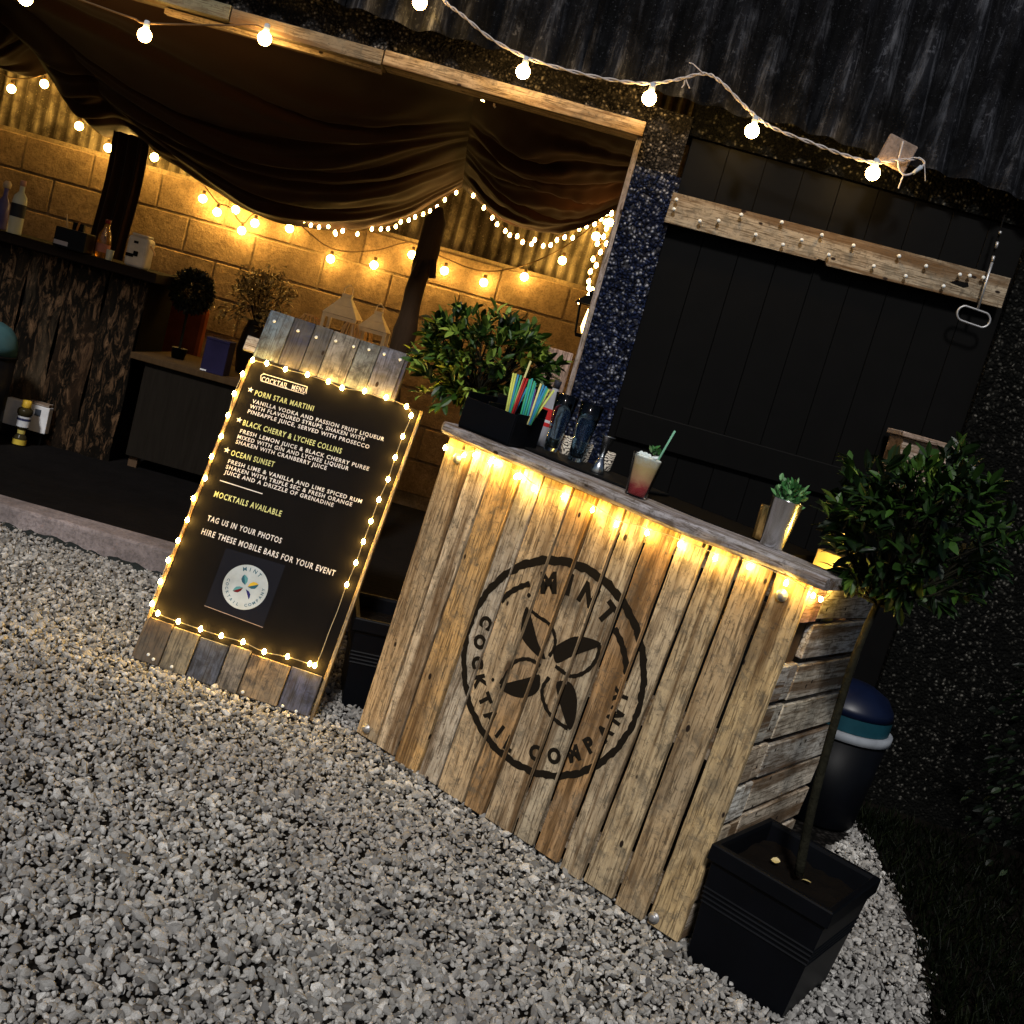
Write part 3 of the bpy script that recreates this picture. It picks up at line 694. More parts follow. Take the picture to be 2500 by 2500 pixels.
# ================================================================ THE BAR
bar = empty('mobile_bar', YARD); tag(bar, 'pallet-wood mobile bar with a stencilled round logo on its front', 'bar')
W_, H_ = 1.269, 1.052
tops = [0, .110, .196, .309, .391, .503, .590, .688, .775, .872, .969, 1.067, 1.166, W_]
bots = [0, .093, .181, .287, .374, .486, .569, .680, .765, .861, .945, 1.058, 1.163, W_]
tints = [(.54, .40, .24), (.74, .60, .42), (.66, .41, .17), (.56, .48, .37), (.66, .48, .28), (.52, .32, .15), (.60, .45, .28), (.55, .45, .31), (.50, .30, .14), (.63, .50, .33), (.56, .43, .26), (.52, .38, .22), (.63, .46, .24)]
# --- stencil logo as flat polygons in the bar-front plane (x, z)
def bp(q):
    v_ = YP(*q, 1, 0); return (v_.x, v_.z)
zl = zoomer(1100, 1300, .33640)
LCX, LCZ, LR = .619, .5295, .316
logo = []           # list of (verts2d, faces)
nr = 180; vs = []; fs = []
for k in range(nr):
    t = 2*math.pi*k/nr; a = math.degrees(t) % 360
    wob = .0015*math.sin(k*.9)+.0012*math.sin(k*2.3+1)
    th = .0092+.0040*max(0, math.cos(t-math.radians(95)))+.0018*math.sin(k*1.7)*math.sin(k*.31)+.002*max(0, math.cos(t-math.radians(-100)))
    r0, r1 = LR-th+wob, LR+th+wob
    vs += [(LCX+r0*math.cos(t), LCZ+r0*math.sin(t)), (LCX+r1*math.cos(t), LCZ+r1*math.sin(t))]
    fs.append((2*k, 2*k+1, (2*k+3) % (2*nr), (2*k+2) % (2*nr)))
logo.append((vs, fs))
def spline2(pts, k=5, closed=True):
    P = [V((x, y, 0)) for x, y in pts]
    if closed:
        n = len(P); o = []
        for i in range(n):
            a, b, c, d = P[i-1], P[i], P[(i+1) % n], P[(i+2) % n]
            for j in range(k):
                t = j/k; q = .5*((2*b)+(c-a)*t+(2*a-5*b+4*c-d)*t*t+(3*b-a-3*c+d)*t**3); o.append((q.x, q.y))
        return o
    return [(q.x, q.y) for q in smooth_path([(x, y, 0) for x, y in pts], k)]
def filled(pixels):
    p = spline2([bp(zl(*q)) for q in pixels], 3); logo.append((p, [tuple(range(len(p)))]))
def stroke(pixels, wd):
    p = spline2([bp(zl(*q)) for q in pixels], 5, False); vs = []
    for i, a in enumerate(p):
        b0, b1 = p[max(0, i-1)], p[min(len(p)-1, i+1)]; dx, dz = b1[0]-b0[0], b1[1]-b0[1]; l = math.hypot(dx, dz) or 1
        w2 = wd*(1+.18*math.sin(i*1.9)); vs += [(a[0]-dz/l*w2, a[1]+dx/l*w2), (a[0]+dz/l*w2, a[1]-dx/l*w2)]
    logo.append((vs, [(2*i, 2*i+1, 2*i+3, 2*i+2) for i in range(len(p)-1)]))
filled([(552, 540), (575, 565), (610, 690), (640, 800), (690, 915), (640, 900), (560, 820), (515, 740), (525, 620)])
stroke([(575, 555), (640, 610), (720, 665), (755, 750), (755, 830), (715, 900)], .0055)
filled([(745, 850), (800, 800), (900, 755), (1000, 765), (1085, 800), (1070, 830), (960, 870), (860, 910), (790, 945), (755, 935)])
stroke([(1080, 815), (1065, 900), (1010, 985), (930, 1035), (860, 1040), (800, 1000), (760, 970)], .0060)
filled([(770, 1085), (860, 1085), (905, 1150), (918, 1250), (900, 1370), (865, 1435), (835, 1380), (800, 1270), (775, 1180)])
stroke([(715, 1050), (670, 1120), (665, 1190), (700, 1290), (770, 1370), (850, 1425)], .0062)
filled([(360, 1112), (440, 1085), (560, 1055), (640, 1030), (650, 1080), (640, 1140), (590, 1185), (500, 1198), (400, 1160)])
stroke([(365, 1100), (420, 1010), (470, 940), (540, 918), (600, 930), (650, 970)], .0058)
stroke([(370, 500), (430, 440), (510, 395), (580, 372)], .0085)
stroke([(1190, 695), (1240, 800), (1270, 920), (1278, 1030)], .0095)
filled([(572, 437), (588, 455), (572, 475), (558, 455)]); filled([(312, 1053), (323, 1068), (312, 1084), (300, 1068)])
def letters(seq, outward, h, bold):
    for ch_, q in seq:
        x, z = bp(zl(*q)); ux, uz = x-LCX, z-LCZ; l = math.hypot(ux, uz); ux /= l; uz /= l
        if not outward: ux, uz = -ux, -uz
        rx, rz = uz, -ux; gv, gf = glyph(ch_, bold)
        logo.append(([(x+rx*a*h*.92+ux*b*h, z+rz*a*h*.92+uz*b*h) for a, b in gv], gf))
letters([('M', (715, 365)), ('I', (862, 378)), ('N', (1000, 455)), ('T', (1140, 585))], True, .060, .058)
letters([('C', (258, 655)), ('O', (212, 795)), ('C', (198, 945)), ('K', (215, 1085)), ('T', (255, 1212)), ('A', (300, 1335)), ('I', (362, 1445)), ('L', (430, 1535))], False, .042, .070)
letters([('C', (610, 1598)), ('O', (750, 1622)), ('M', (893, 1605)), ('P', (1010, 1540)), ('A', (1120, 1452)), ('N', (1198, 1330)), ('Y', (1238, 1185))], False, .043, .060)
lv = []; lf = []
for a, b in logo:
    n_ = len(lv); lv += a; lf += [tuple(i+n_ for i in f) for f in b]

PT = .020   # plank thickness
for i in range(13):
    gp = .0045 if i < 7 else .0070
    x0b, x1b, x0t, x1t = bots[i]+gp, bots[i+1]-gp, tops[i]+gp, tops[i+1]-gp
    if i == 0: x0b = x0t = 0
    if i == 12: x1b = x1t = W_
    yo = rnd.uniform(-.002, .0025); zb = rnd.uniform(.004, .016); n_ = 14
    L_, R_ = [], []
    for j in range(n_+1):
        t = j/n_; w1, w2 = rnd.uniform(-.0012, .0012), rnd.uniform(-.0012, .0012)
        L_.append((x0b+(x0t-x0b)*t+(w1 if i else 0), zb+(H_-zb)*t)); R_.append((x1b+(x1t-x1b)*t+w2, zb+(H_-zb)*t))
    g = MB(); vs = []
    for j in range(n_+1): vs += [(L_[j][0], yo, L_[j][1]), (R_[j][0], yo, R_[j][1]), (R_[j][0], PT, R_[j][1]), (L_[j][0], PT, L_[j][1])]
    fs = [(0, 1, 2, 3), tuple(4*n_+k for k in (3, 2, 1, 0))]
    for j in range(n_):
        for k in range(4): fs.append((4*j+k, 4*j+4+k, 4*j+4+(k+1) % 4, 4*j+(k+1) % 4))
    pk = g.add(vs, fs).build('plank', WOODZ, bar, color=tints[i], bevel=.002, seg=1)
    # this plank's share of the stencil
    bm = bmesh.new(); bv = [bm.verts.new((x, yo-.0012, z)) for x, z in lv]
    for f in lf:
        try: bm.faces.new([bv[k] for k in f])
        except ValueError: pass
    bmesh.ops.triangulate(bm, faces=list(bm.faces)); bm.verts.index_update()
    for (xb_, xt_, sg) in ((x0b+.0006, x0t+.0006, -1), (x1b-.0006, x1t-.0006, 1)):
        bmesh.ops.bisect_plane(bm, geom=list(bm.verts)+list(bm.edges)+list(bm.faces), plane_co=(xb_, 0, zb), plane_no=(sg*(H_-zb), 0, -sg*(xt_-xb_)), clear_outer=True)
    bm.verts.index_update(); bm.verts.ensure_lookup_table(); seen = set()
    for v0 in bm.verts:
        if v0.index in seen or not v0.link_faces: continue
        stack = [v0]; isl = []
        while stack:
            q = stack.pop()
            if q.index in seen: continue
            seen.add(q.index); isl.append(q); stack += [e.other_vert(q) for e in q.link_edges]
        ids = {q.index: k for k, q in enumerate(isl)}; ff = {f for q in isl for f in q.link_faces}
        MB().add([tuple(q.co) for q in isl], [tuple(ids[q.index] for q in f.verts) for f in ff]).build('stencil_paint', PAINT, pk)
    bm.free()
# rails behind the planks, right side of pallet slats
for z in (.06, .50, .98): MB().box(.03, W_-.03, PT+.002, PT+.05, z, z+.08).build('cross_rail', WOODX, bar, color=(.30, .24, .18))
SX = W_-.024
for (a, b) in ((PT+.002, .088), (.094, .150)):
    for k in range(9):
        z1_ = .94-.118*k; z0_ = z1_-.103
        if k == 0: z0_, z1_ = .945, 1.045
        elif z0_ < .01: break
        else: z1_ -= 0; 
        MB().box(SX, W_-(.004 if a > .05 else .001), a, b, max(.01, z0_), z1_).build('end_block', WOODY, bar, bevel=.003, color=[(.42, .24, .28), (.48, .47, .46), (.52, .50, .44), (.60, .50, .38), (.85, .83, .76), (.62, .51, .37), (.56, .46, .35), (.5, .43, .36), (.42, .35, .28)][k])
MB().box(W_-.058, SX-.002, PT+.003, .155, .005, 1.045).build('corner_post', WOODZ, bar, color=(.05, .04, .03))
gaps = [1.045, .938, .822, .702, .585, .472, .366, .255, .14, .02]
for k in range(9):
    z1_, z0_ = gaps[k]-.004, gaps[k+1]+.010+rnd.uniform(0, .004)
    d0, d1 = rnd.uniform(-.004, .004), rnd.uniform(-.004, .004)
    g = MB(); x0, x1 = SX-.0, W_-.002+rnd.uniform(-.003, .002)
    vs = [(x, y, z+(d0 if y < .3 else d1)) for z in (z0_, z1_) for y in (.152, .685+rnd.uniform(-.015, .01)) for x in (x0, x1)]
    g.add(vs, [(0, 2, 3, 1), (4, 5, 7, 6), (0, 1, 5, 4), (2, 6, 7, 3), (0, 4, 6, 2), (1, 3, 7, 5)])
    g.build('side_slat', WOODY, bar, bevel=.003, color=[(.62, .59, .56), (.60, .60, .60), (.72, .67, .58), (.72, .65, .53), (.64, .61, .55), (.80, .71, .58), (.66, .56, .44), (.64, .56, .46), (.54, .47, .38)][k])
for y in (.20, .62): MB().box(SX-.05, SX-.002, y, y+.06, .01, 1.04).build('side_post', WOODZ, bar, color=(.09, .07, .05))
for k, (a, b) in enumerate(((.0, .15), (.16, .32), (.33, .5), (.51, .69))):
    MB().box(.0, .024, PT+a, PT+b-.006, .01, 1.045).build('side_slat', WOODZ, bar, color=(.36, .3, .24), bevel=.003)
# counter: live-edge slab
n_ = 60; vs = []; fs = []; x0, x1 = -.045, 1.312
for i in range(n_+1):
    t = i/n_; x = x0+(x1-x0)*t
    fy = -.030+.006*math.sin(t*9)+.004*math.sin(t*23+1)+.003*math.sin(t*51)
    if t < .03: fy += .03*(1-t/.03)**2
    zt = 1.090+.0015*math.sin(t*17); zb = 1.0535+.003*math.sin(t*13+2)
    vs += [(x, fy+.006, zb), (x, fy, zb+.010), (x, fy-.001, zt-.010), (x, fy+.007, zt), (x, .142+.006*math.sin(t*7), zt), (x, .142+.006*math.sin(t*7), zb)]
for i in range(n_):
    for k in range(6): fs.append((6*i+k, 6*i+(k+1) % 6, 6*i+6+(k+1) % 6, 6*i+6+k))
fs += [tuple(range(5, -1, -1)), tuple(6*n_+k for k in range(6))]
MB().add(vs, fs).build('counter_top', WOODX, bar, color=(.42, .40, .42))
MB().box(.03, 1.135, .152, .43, 1.056, 1.0905).build('back_worktop', BLACKPAINT, bar, bevel=.003)
# coach bolts
bolt = MB().lathe([(.017, 0), (.017, .003), (.011, .0035), (.011, .010), (.007, .012), (.0015, .0125)], 14).mesh('bolt', True); bolt.materials.append(DULLSTEEL)
for x, z in ((1.207, 1.000), (.059, .997), (.041, .046), (1.187, .040)):
    o = mobj('bolt', bolt, None, bar); o.location = (x, -.0025, z); o.rotation_euler = (math.pi/2, 0, 0)
# fairy lights under the counter lip (bar frame)
pts = [(.012, 1.015), (.093, 1.017), (.133, 1.030), (.198, 1.029), (.219, 1.035), (.306, 1.018), (.320, 1.023), (.381, 1.005), (.489, 1.018), (.597, 1.015), (.687, 1.003), (.787, 1.015), (.893, 1.021), (1.005, 1.024), (1.102, 1.038), (1.212, 1.036)]
root = light_string('bar_fairy_lights', 'bright fairy lights strung under the counter edge of the bar, with two added bulbs behind its end', [yard(x, -.019, z+.014) for x, z in pts]+[yard(1.285, -.012, 1.040), yard(1.29, .05, 1.03), yard(1.285, .10, 1.02), yard(1.286, .165, 1.075), yard(1.245, .212, 1.09)],
    [yard(x, -.019, z) for x, z in pts]+[yard(1.283, .0, 1.030), yard(1.288, .055, 1.022), yard(1.285, .165, 1.062), yard(1.245, .210, 1.078)], TINY, None, CLEARCABLE, .0013)  # last two bulbs added behind the counter end to light the cartons

# ================================================================ ON THE COUNTER
CT = 1.092
def on_bar(name, x, y, rz=0, z=CT): return empty(name, YARD @ T(x, y, z) @ RZ(rz))
# rubber mat
o = MB().box(-.27, .27, -.135, .135, 0, .008).build('bar_mat', flat('black_rubber', (.006, .006, .006), .6), None, bevel=.003); o.matrix_world = YARD @ T(.345, .245, CT); tag(o, 'black rubber bar mat under the shaker glasses', 'bar mat')
# black caddy
cad = on_bar('bar_caddy', .118, .075, math.radians(4)); tag(cad, 'black plastic bar caddy holding coloured straws', 'caddy')
MB().box(-.098, .098, -.075, .10, 0, .006).build('base', BLACKPLASTIC, cad, bevel=.002)
for nm, b in (('front_panel', (-.098, .098, -.078, -.072, .006, .100)), ('back_panel', (-.098, .098, .094, .10, .006, .135)), ('end_panel', (-.100, -.094, -.072, .094, .006, .12)), ('end_panel', (.094, .100, -.072, .094, .006, .105)), ('divider', (-.02, -.015, -.072, .094, .006, .11)), ('shelf', (-.011, .094, -.072, .02, .03, .033))):
    MB().box(*b).build(nm, BLACKPLASTIC, cad, bevel=.0015)
STRAWC = {'yellow green': (.62, .68, .16), 'blue': (.05, .27, .50), 'red': (.45, .03, .03), 'green': (.06, .42, .22), 'teal': (.05, .38, .40), 'pale yellow': (.75, .70, .30), 'purple': (.12, .06, .30)}
SM = {k: flat('straw_'+k.replace(' ', '_'), c, .35) for k, c in STRAWC.items()}
zs = zoomer(1150, 850, .28468)
straws = [('yellow green', (365, 215), (305, 520)), ('yellow green', (385, 220), (318, 520)), ('blue', (405, 228), (330, 530)), ('green', (430, 235), (345, 525)), ('pale yellow', (512, 112), (352, 530)), ('red', (462, 255), (360, 540)), ('red', (485, 262), (372, 540)), ('blue', (480, 340), (375, 545)),
          ('green', (505, 270), (430, 560)), ('teal', (525, 262), (448, 562)), ('green', (545, 285), (465, 570)), ('teal', (552, 300), (485, 575)), ('purple', (550, 350), (500, 580)), ('pale yellow', (600, 305), (508, 585)), ('blue', (622, 318), (520, 585)), ('blue', (645, 330), (528, 588)), ('yellow green', (668, 355), (535, 595)), ('yellow green', (712, 360), (545, 598)), ('green', (655, 345), (540, 590))]
for i, (col, a, b) in enumerate(straws):
    yy = .090+.012*((i*7) % 5-2)/2
    pa, pb = YP(*zs(*a), 1, yy+.03), YP(*zs(*b), 1, yy)
    d = (pa-pb).normalized(); pb2 = pb-d*.028
    g = MB().tube([V((0, 0, 0)), pa-pb2], .0034, 8); o = g.build('drinking_straw', SM[col], None, True); o.matrix_world = YARD @ T(*pb2)
    lab = ['leftmost yellow green straw in the black caddy', 'second yellow green straw from the left in the caddy', 'blue straw beside the leftmost yellow green straws', 'green straw between the left blue straw and the red ones', 'pale yellow straw rising above all the others in the caddy', 'left one of the two red straws in the caddy', 'right one of the two red straws in the caddy', 'blue straw crossing in front of the green bunch', 'leftmost green straw of the middle bunch', 'left teal straw in the middle of the caddy', 'green straw between the two teal straws', 'right teal straw in the middle of the caddy', 'thin purple straw in the middle of the caddy', 'pale yellow straw leaning right beside blue straws', 'left one of the two blue straws leaning right', 'right one of the two blue straws leaning right', 'short yellow green straw leaning right in the caddy', 'rightmost yellow green straw leaning over the caddy end', 'green straw leaning right among the yellow green ones'][i]
    tag(o, lab, 'straw', 'straws in the bar caddy')
# red and white labelled bottle behind the straws
bt = on_bar('small_bottle', YP(1337, 1010, 1, .31).x, .31); tag(bt, 'small bottle with a red and white label behind the straws', 'bottle')
MB().lathe([(.024, 0), (.026, .004), (.026, .15), (.012, .185), (.011, .215)], 20).build('body', flat('pale_bottle', (.35, .35, .38), .2), bt, True)
MB().lathe([(.0264, .075), (.0264, .135)], 20, None, False, False).build('label', flat('red_label', (.55, .03, .03), .6), bt, True)
MB().lathe([(.0267, .088), (.0267, .097)], 20, None, False, False).build('label_band', WHITECARD, bt, True)
MB().lathe([(.0125, .205), (.0125, .232), (.004, .233)], 14).build('cap', flat('cap_dark', (.03, .03, .04), .4), bt, True)
# patterned tins behind the glasses
m = NT('patterned_card'); co = m.coord(); wv = m.n('TexWave', wave_type='RINGS'); wv.inputs['Scale'].default_value = 40; wv.inputs['Distortion'].default_value = 14; m.l(co, 0, wv, 'Vector')
m.base((m.ramp(wv, 0, [(.45, (.62, .56, .46)), (.55, (.05, .04, .035))], 'CONSTANT'), 0)); m.set(Roughness=.6); PATTERN = m.m
for x, y, lab in ((.225, .33, 'patterned black and white tumbler left of the shaker glasses'), (.300, .325, 'patterned black and white tumbler between the shaker glasses'), (.390, .325, 'patterned black and white tumbler between glass and jigger')):
    o = MB().lathe([(.018, 0), (.019, .003), (.022, .062), (.0205, .061), (.017, .006)], 20).build('patterned_tumbler', PATTERN, None, True); o.matrix_world = YARD @ T(x, y, CT+.008); tag(o, lab, 'tumbler', 'patterned tumblers')
# two shaker glasses
gl = MB().lathe([(.0215, 0), (.0225, .002), (.0265, .06), (.0315, .112), (.0325, .114), (.0385, .190), (.0370, .1905), (.0305, .114), (.0245, .062), (.0195, .020), (.010, .013), (.0005, .012)], 32, None, True, False).mesh('pint_glass', True); gl.materials.append(GLASS)
for x, y, lab in ((.208, .265, 'tall shaker glass nearest the straws'), (.318, .250, 'tall shaker glass beside the steel jigger')):
    o = mobj('pint_glass', gl, None); o.matrix_world = YARD @ T(x, y, CT+.0085); tag(o, lab, 'glass', 'shaker glasses on the bar')
# jigger
o = empty('jigger', YARD @ T(.462, .165, CT+.0085)); tag(o, 'double-ended steel jigger standing beside the shaker glasses', 'jigger')
MB().lathe([(.0225, 0), (.0235, .002), (.008, .052)], 28).build('lower_cup', STEEL, o, True)
MB().lathe([(.0085, .050), (.0100, .0525), (.0085, .055)], 28).build('waist_ring', STEEL, o, True)
MB().lathe([(.008, .055), (.0200, .116), (.0235, .1185), (.0190, .117), (.007, .062)], 28, None, True, True).build('upper_cup', STEEL, o, True)
# pink cocktail
cup = on_bar('cocktail', .680, .045); tag(cup, 'pink and amber iced cocktail in a clear cup with mint and straw', 'drink')
MB().lathe([(.031, 0), (.0325, .002), (.0445, .118), (.0462, .1195), (.0462, .1225), (.0430, .1215), (.0312, .004), (.0005, .0035)], 32, None, True, False).build('cup', PLASTICCUP, cup, True)
m = NT('layered_drink'); co = m.coord(); sx = m.n('SeparateXYZ'); m.l(co, 0, sx, 0); nz = m.noise(co, 38, 4, .6, 1.5)
ma = m.n('Math', operation='MULTIPLY_ADD'); ma.inputs[1].default_value = .045; m.l(nz, 0, ma, 0); m.l(sx, 2, ma, 2)
mr = m.n('MapRange'); mr.inputs[1].default_value = .02; mr.inputs[2].default_value = .14; m.l(ma, 0, mr, 0)
m.base((m.ramp(mr, 0, [(.0, (.20, .015, .02)), (.25, (.42, .06, .07)), (.45, (.62, .36, .20)), (.75, (.62, .47, .22)), (.92, (.70, .66, .50)), (1, (.75, .80, .76))]), 0)); m.set(Roughness=.25)
MB().lathe([(.0300, .0045), (.0310, .006), (.0418, .112), (.038, .1165), (.0005, .117)], 32).build('drink', m.m, cup, True)
ice = NT('crushed_ice'); ice.set(Base_Color=(.78, .86, .86, 1), Roughness=.25); ice = ice.m
for k in range(26):
    a, r_ = rnd.uniform(0, 6.28), .036*math.sqrt(rnd.random()); sz = rnd.uniform(.004, .0085)
    bm = bmesh.new(); bmesh.ops.create_icosphere(bm, subdivisions=1, radius=sz); me = bpy.data.meshes.new('ice')
    for v_ in bm.verts: v_.co *= rnd.uniform(.7, 1.2)
    bm.to_mesh(me); bm.free(); o = mobj('ice_piece', me, ice, cup); o.location = (r_*math.cos(a), r_*math.sin(a), .118+rnd.uniform(0, .006))
pl = []
for k in range(16):
    d = ball_dir(); d.z = abs(d.z)+.4; pl.append((V((.012+rnd.gauss(0, .006), .0+rnd.gauss(0, .006), .125+rnd.uniform(0, .022))), d, rnd.uniform(.014, .024), rnd.uniform(.010, .016), rnd.random()))
foliage('mint_sprig', pl, MINTLEAF, cup)
sa = YP(1648, 1052, 1, .05)-V((.680, .045, CT)); sb = YP(1610, 1118, 1, .05)-V((.680, .045, CT)); d = (sa-sb).normalized()
MB().tube([sb-d*.05, sa], .0032, 8).build('straw', flat('straw_mint', (.22, .50, .34), .35), cup, True)
# steel tin with herbs + ribbed gold tumbler
tin = on_bar('herb_tin', 1.085, .125); tag(tin, 'polished steel tin stuffed with fresh mint near the right end of the bar', 'tin')
MB().lathe([(.031, 0), (.032, .002), (.0440, .135), (.0455, .1365), (.0430, .136), (.0310, .01)], 32, None, True, True).build('tin', STEEL, tin, True)
pl = []
for k in range(120):
    a, r_ = rnd.uniform(0, 6.28), .036*math.sqrt(rnd.random()); d = V((math.cos(a)*r_*14+rnd.gauss(0, .3), math.sin(a)*r_*14+rnd.gauss(0, .3), 1))
    pl.append((V((r_*math.cos(a), r_*math.sin(a), .125+rnd.uniform(-.01, .055))), d, rnd.uniform(.014, .028), rnd.uniform(.008, .014), rnd.random()**1.2))
foliage('mint_bunch', pl, MINTLEAF, tin)
gt = on_bar('ribbed_tumbler', 1.032, .185); tag(gt, 'ribbed amber glass tumbler half hidden behind the herb tin', 'tumbler')
vs = []; fs = []; nn = 48
for i, (r_, z) in enumerate([(.028, 0), (.030, .004), (.036, .095), (.036, .098), (.033, .098), (.027, .008)]):
    for k in range(nn): rr_ = r_*(1+(.03 if k % 4 < 2 else -.02)*(1 if i < 3 else 0)); vs.append((rr_*math.cos(2*math.pi*k/nn), rr_*math.sin(2*math.pi*k/nn), z))
for i in range(5):
    for k in range(nn): fs.append((i*nn+k, i*nn+(k+1) % nn, (i+1)*nn+(k+1) % nn, (i+1)*nn+k))
fs.append(tuple(reversed(range(nn))))
m = NT('amber_metal'); m.set(Base_Color=(.85, .58, .22, 1), Metallic=.9, Roughness=.25)
MB().add(vs, fs).build('tumbler', m.m, gt, True)
# cartons and bottle stored behind the counter at the right end
CARD = flat('cream_carton', (.62, .48, .26), .75)
def yardbox(name, x, y, z, w_, d_, h_, rz, mat, label, cat, text=None):
    o = empty(name, YARD @ T(x, y, z) @ RZ(rz)); tag(o, label, cat)
    MB().box(-w_/2, w_/2, -d_/2, d_/2, 0, h_).build('carton', mat, o, bevel=.003)
    MB().box(-w_/2+.004, w_/2-.004, -.003, .003, h_, h_+.0015).build('tape', flat('brown_tape', (.35, .22, .10), .4), o)
    if text:
        vs_, fs_ = text_mesh(text, .045, .001); MB().add([(x_, 0, y_) for x_, y_, _ in vs_], fs_, T(-w_/2+.012, -d_/2-.001, h_*.38)).build('print', flat('faded_print', (.40, .26, .10), .8), o)
    return o
MB_sh = MB().box(.9, W_-.026, .16, .66, .84, .86).build('shelf', WOODX, bar, color=(.2, .15, .1))
yardbox('drinks_carton', 1.195, .30, .861, .07, .07, .262, .1, CARD, 'tall cream carton standing behind the right end of the counter', 'carton', 'IN')
yardbox('drinks_carton', 1.20, .50, .861, .07, .06, .20, .3, flat('pink_carton', (.50, .33, .28), .75), 'pale pink carton with a dark stripe behind the bay trunk', 'carton')
lb = empty('lime_cordial_bottle', YARD @ T(1.205, .40, .861)); tag(lb, 'glowing pale yellow bottle between the two cartons behind the bar', 'bottle')
m = NT('lime_glass'); m.set(Base_Color=(.80, .70, .25, 1), Roughness=.15)
MB().lathe([(.024, 0), (.026, .004), (.026, .13), (.011, .17), (.011, .20)], 20).build('body', m.m, lb, True)
MB().lathe([(.0125, .195), (.0125, .215), (.003, .216)], 14).build('cap', WHITECARD, lb, True)

# ================================================================ MENU BOARD
mL, mR = V((-1.095, 3.549, .033)), V((-.466, 3.535, .003))
tL, tR = PX(607, 872, 3.94), PX(1014, 990, 3.92)
mx = (mR-mL).normalized(); mup = ((tL-mL)+(tR-mR)); mup = (mup-mx*mup.dot(mx)); MHgt = mup.length/2; mup.normalize(); mn = mup.cross(mx)   # mn points back
MENU = Matrix((mx, mn, mup)).transposed().to_4x4(); MENU.translation = mL
MINV = MENU.inverted(); MW = (mR-mL).length
def MP(px, py, d=0):
    o = MINV @ CAM; r_ = MINV.to_3x3() @ ray(px, py); p = o+r_*((d-o.y)/r_.y); return p
menu = empty('menu_board', MENU); tag(menu, 'leaning black cocktail menu board with plank ends and lettering', 'sign')
zm = zoomer(300, 800, .38820); zb_ = zoomer(300, 1400, .25880)
HDR = MP(994, 863).z
BLK0 = .150
MB().box(.004, MW-.004, .004, .022, BLK0-.02, MHgt).build('blackboard', BOARDBLACK, menu, bevel=.002)
MB().box(MW-.003, MW+.009, -.004, .030, .0, MHgt).build('edge_strip', WOODZ, menu, color=(.38, .29, .16), bevel=.002)
MB().box(-.009, .003, .0, .030, .0, MHgt-.02).build('edge_strip', WOODZ, menu, color=(.16, .12, .08), bevel=.002)
px_ = [zb_(*q) for q in [(85, 800), (335, 885), (590, 975), (868, 1072), (1068, 1152), (1447, 1278), (1735, 1372)]]
xsb = [0]+[MP(*q).x for q in px_[1:-1]]+[MW-.006]
cols = [(.13, .09, .06), (.34, .28, .18), (.10, .11, .14), (.28, .24, .19), (.42, .29, .16), (.10, .11, .18)]
for i in range(6):
    o = MB().box(xsb[i]+.002, xsb[i+1]-.002, -.010+rnd.uniform(-.002, .002), .003, .006+rnd.uniform(-.003, .004), BLK0+rnd.uniform(-.006, .006)).build('foot_plank', WOODG, menu, color=cols[i], bevel=.0025, seg=1)
zh = zoomer(600, 600, .23290)
xh = [MP(*zh(*q)).x for q in [(150, 925), (410, 1010), (640, 1060), (830, 1120), (1110, 1220), (1330, 1290), (1610, 1350)]]
colh = [(.16, .21, .26), (.025, .035, .085), (.07, .08, .11), (.34, .33, .31), (.22, .24, .24), (.19, .20, .27)]
for i in range(6):
    MB().box(xh[i]+.0012, xh[i+1]-.0012, .010+rnd.uniform(-.002, .002), .034, MHgt-.012, HDR+rnd.uniform(-.003, .003)).build('head_plank', WOODG, menu, color=colh[i], bevel=.002, seg=1)
MB().box(xh[0]-.05, xh[0]+.02, .036, .055, MHgt+.02, MHgt+.075).build('hinge_block', WOODX, menu, color=(.42, .42, .42), bevel=.002)
MB().box(xh[-1]+.001, xh[-1]+.012, .012, .05, MHgt-.012, HDR-.004).build('head_edge', WOODZ, menu, color=(.06, .06, .09))
screw = MB().lathe([(.006, 0), (.005, .0025), (.001, .003)], 10).mesh('screw', True); screw.materials.append(PIN)
for q in [(295, 782), (545, 882), (735, 950), (940, 990), (1130, 1048), (1290, 1080), (1450, 1125), (1618, 1188)]:
    o = mobj('screw', screw, None, menu); p = MP(*zh(*q)); o.location = (p.x, .0085, min(p.z, HDR-.01)); o.rotation_euler = (math.pi/2, 0, 0)
for q in [(250, 768), (298, 812), (470, 882), (1138, 1120), (1512, 1252), (1640, 1302)]:
    o = mobj('screw', screw, None, menu); p = MP(*zb_(*q)); o.location = (p.x, -.0128, p.z); o.rotation_euler = (math.pi/2, 0, 0)
# rear leg of the A-board
MB().box(.06, .11, 0, .02, 0, 1.05, T(0, .36, 0) @ Matrix.Rotation(math.radians(14), 4, 'X')).build('rear_leg', WOODZ, menu, color=(.2, .15, .1))
MB().box(MW-.11, MW-.06, 0, .02, 0, 1.05, T(0, .36, 0) @ Matrix.Rotation(math.radians(14), 4, 'X')).build('rear_leg', WOODZ, menu, color=(.2, .15, .1))
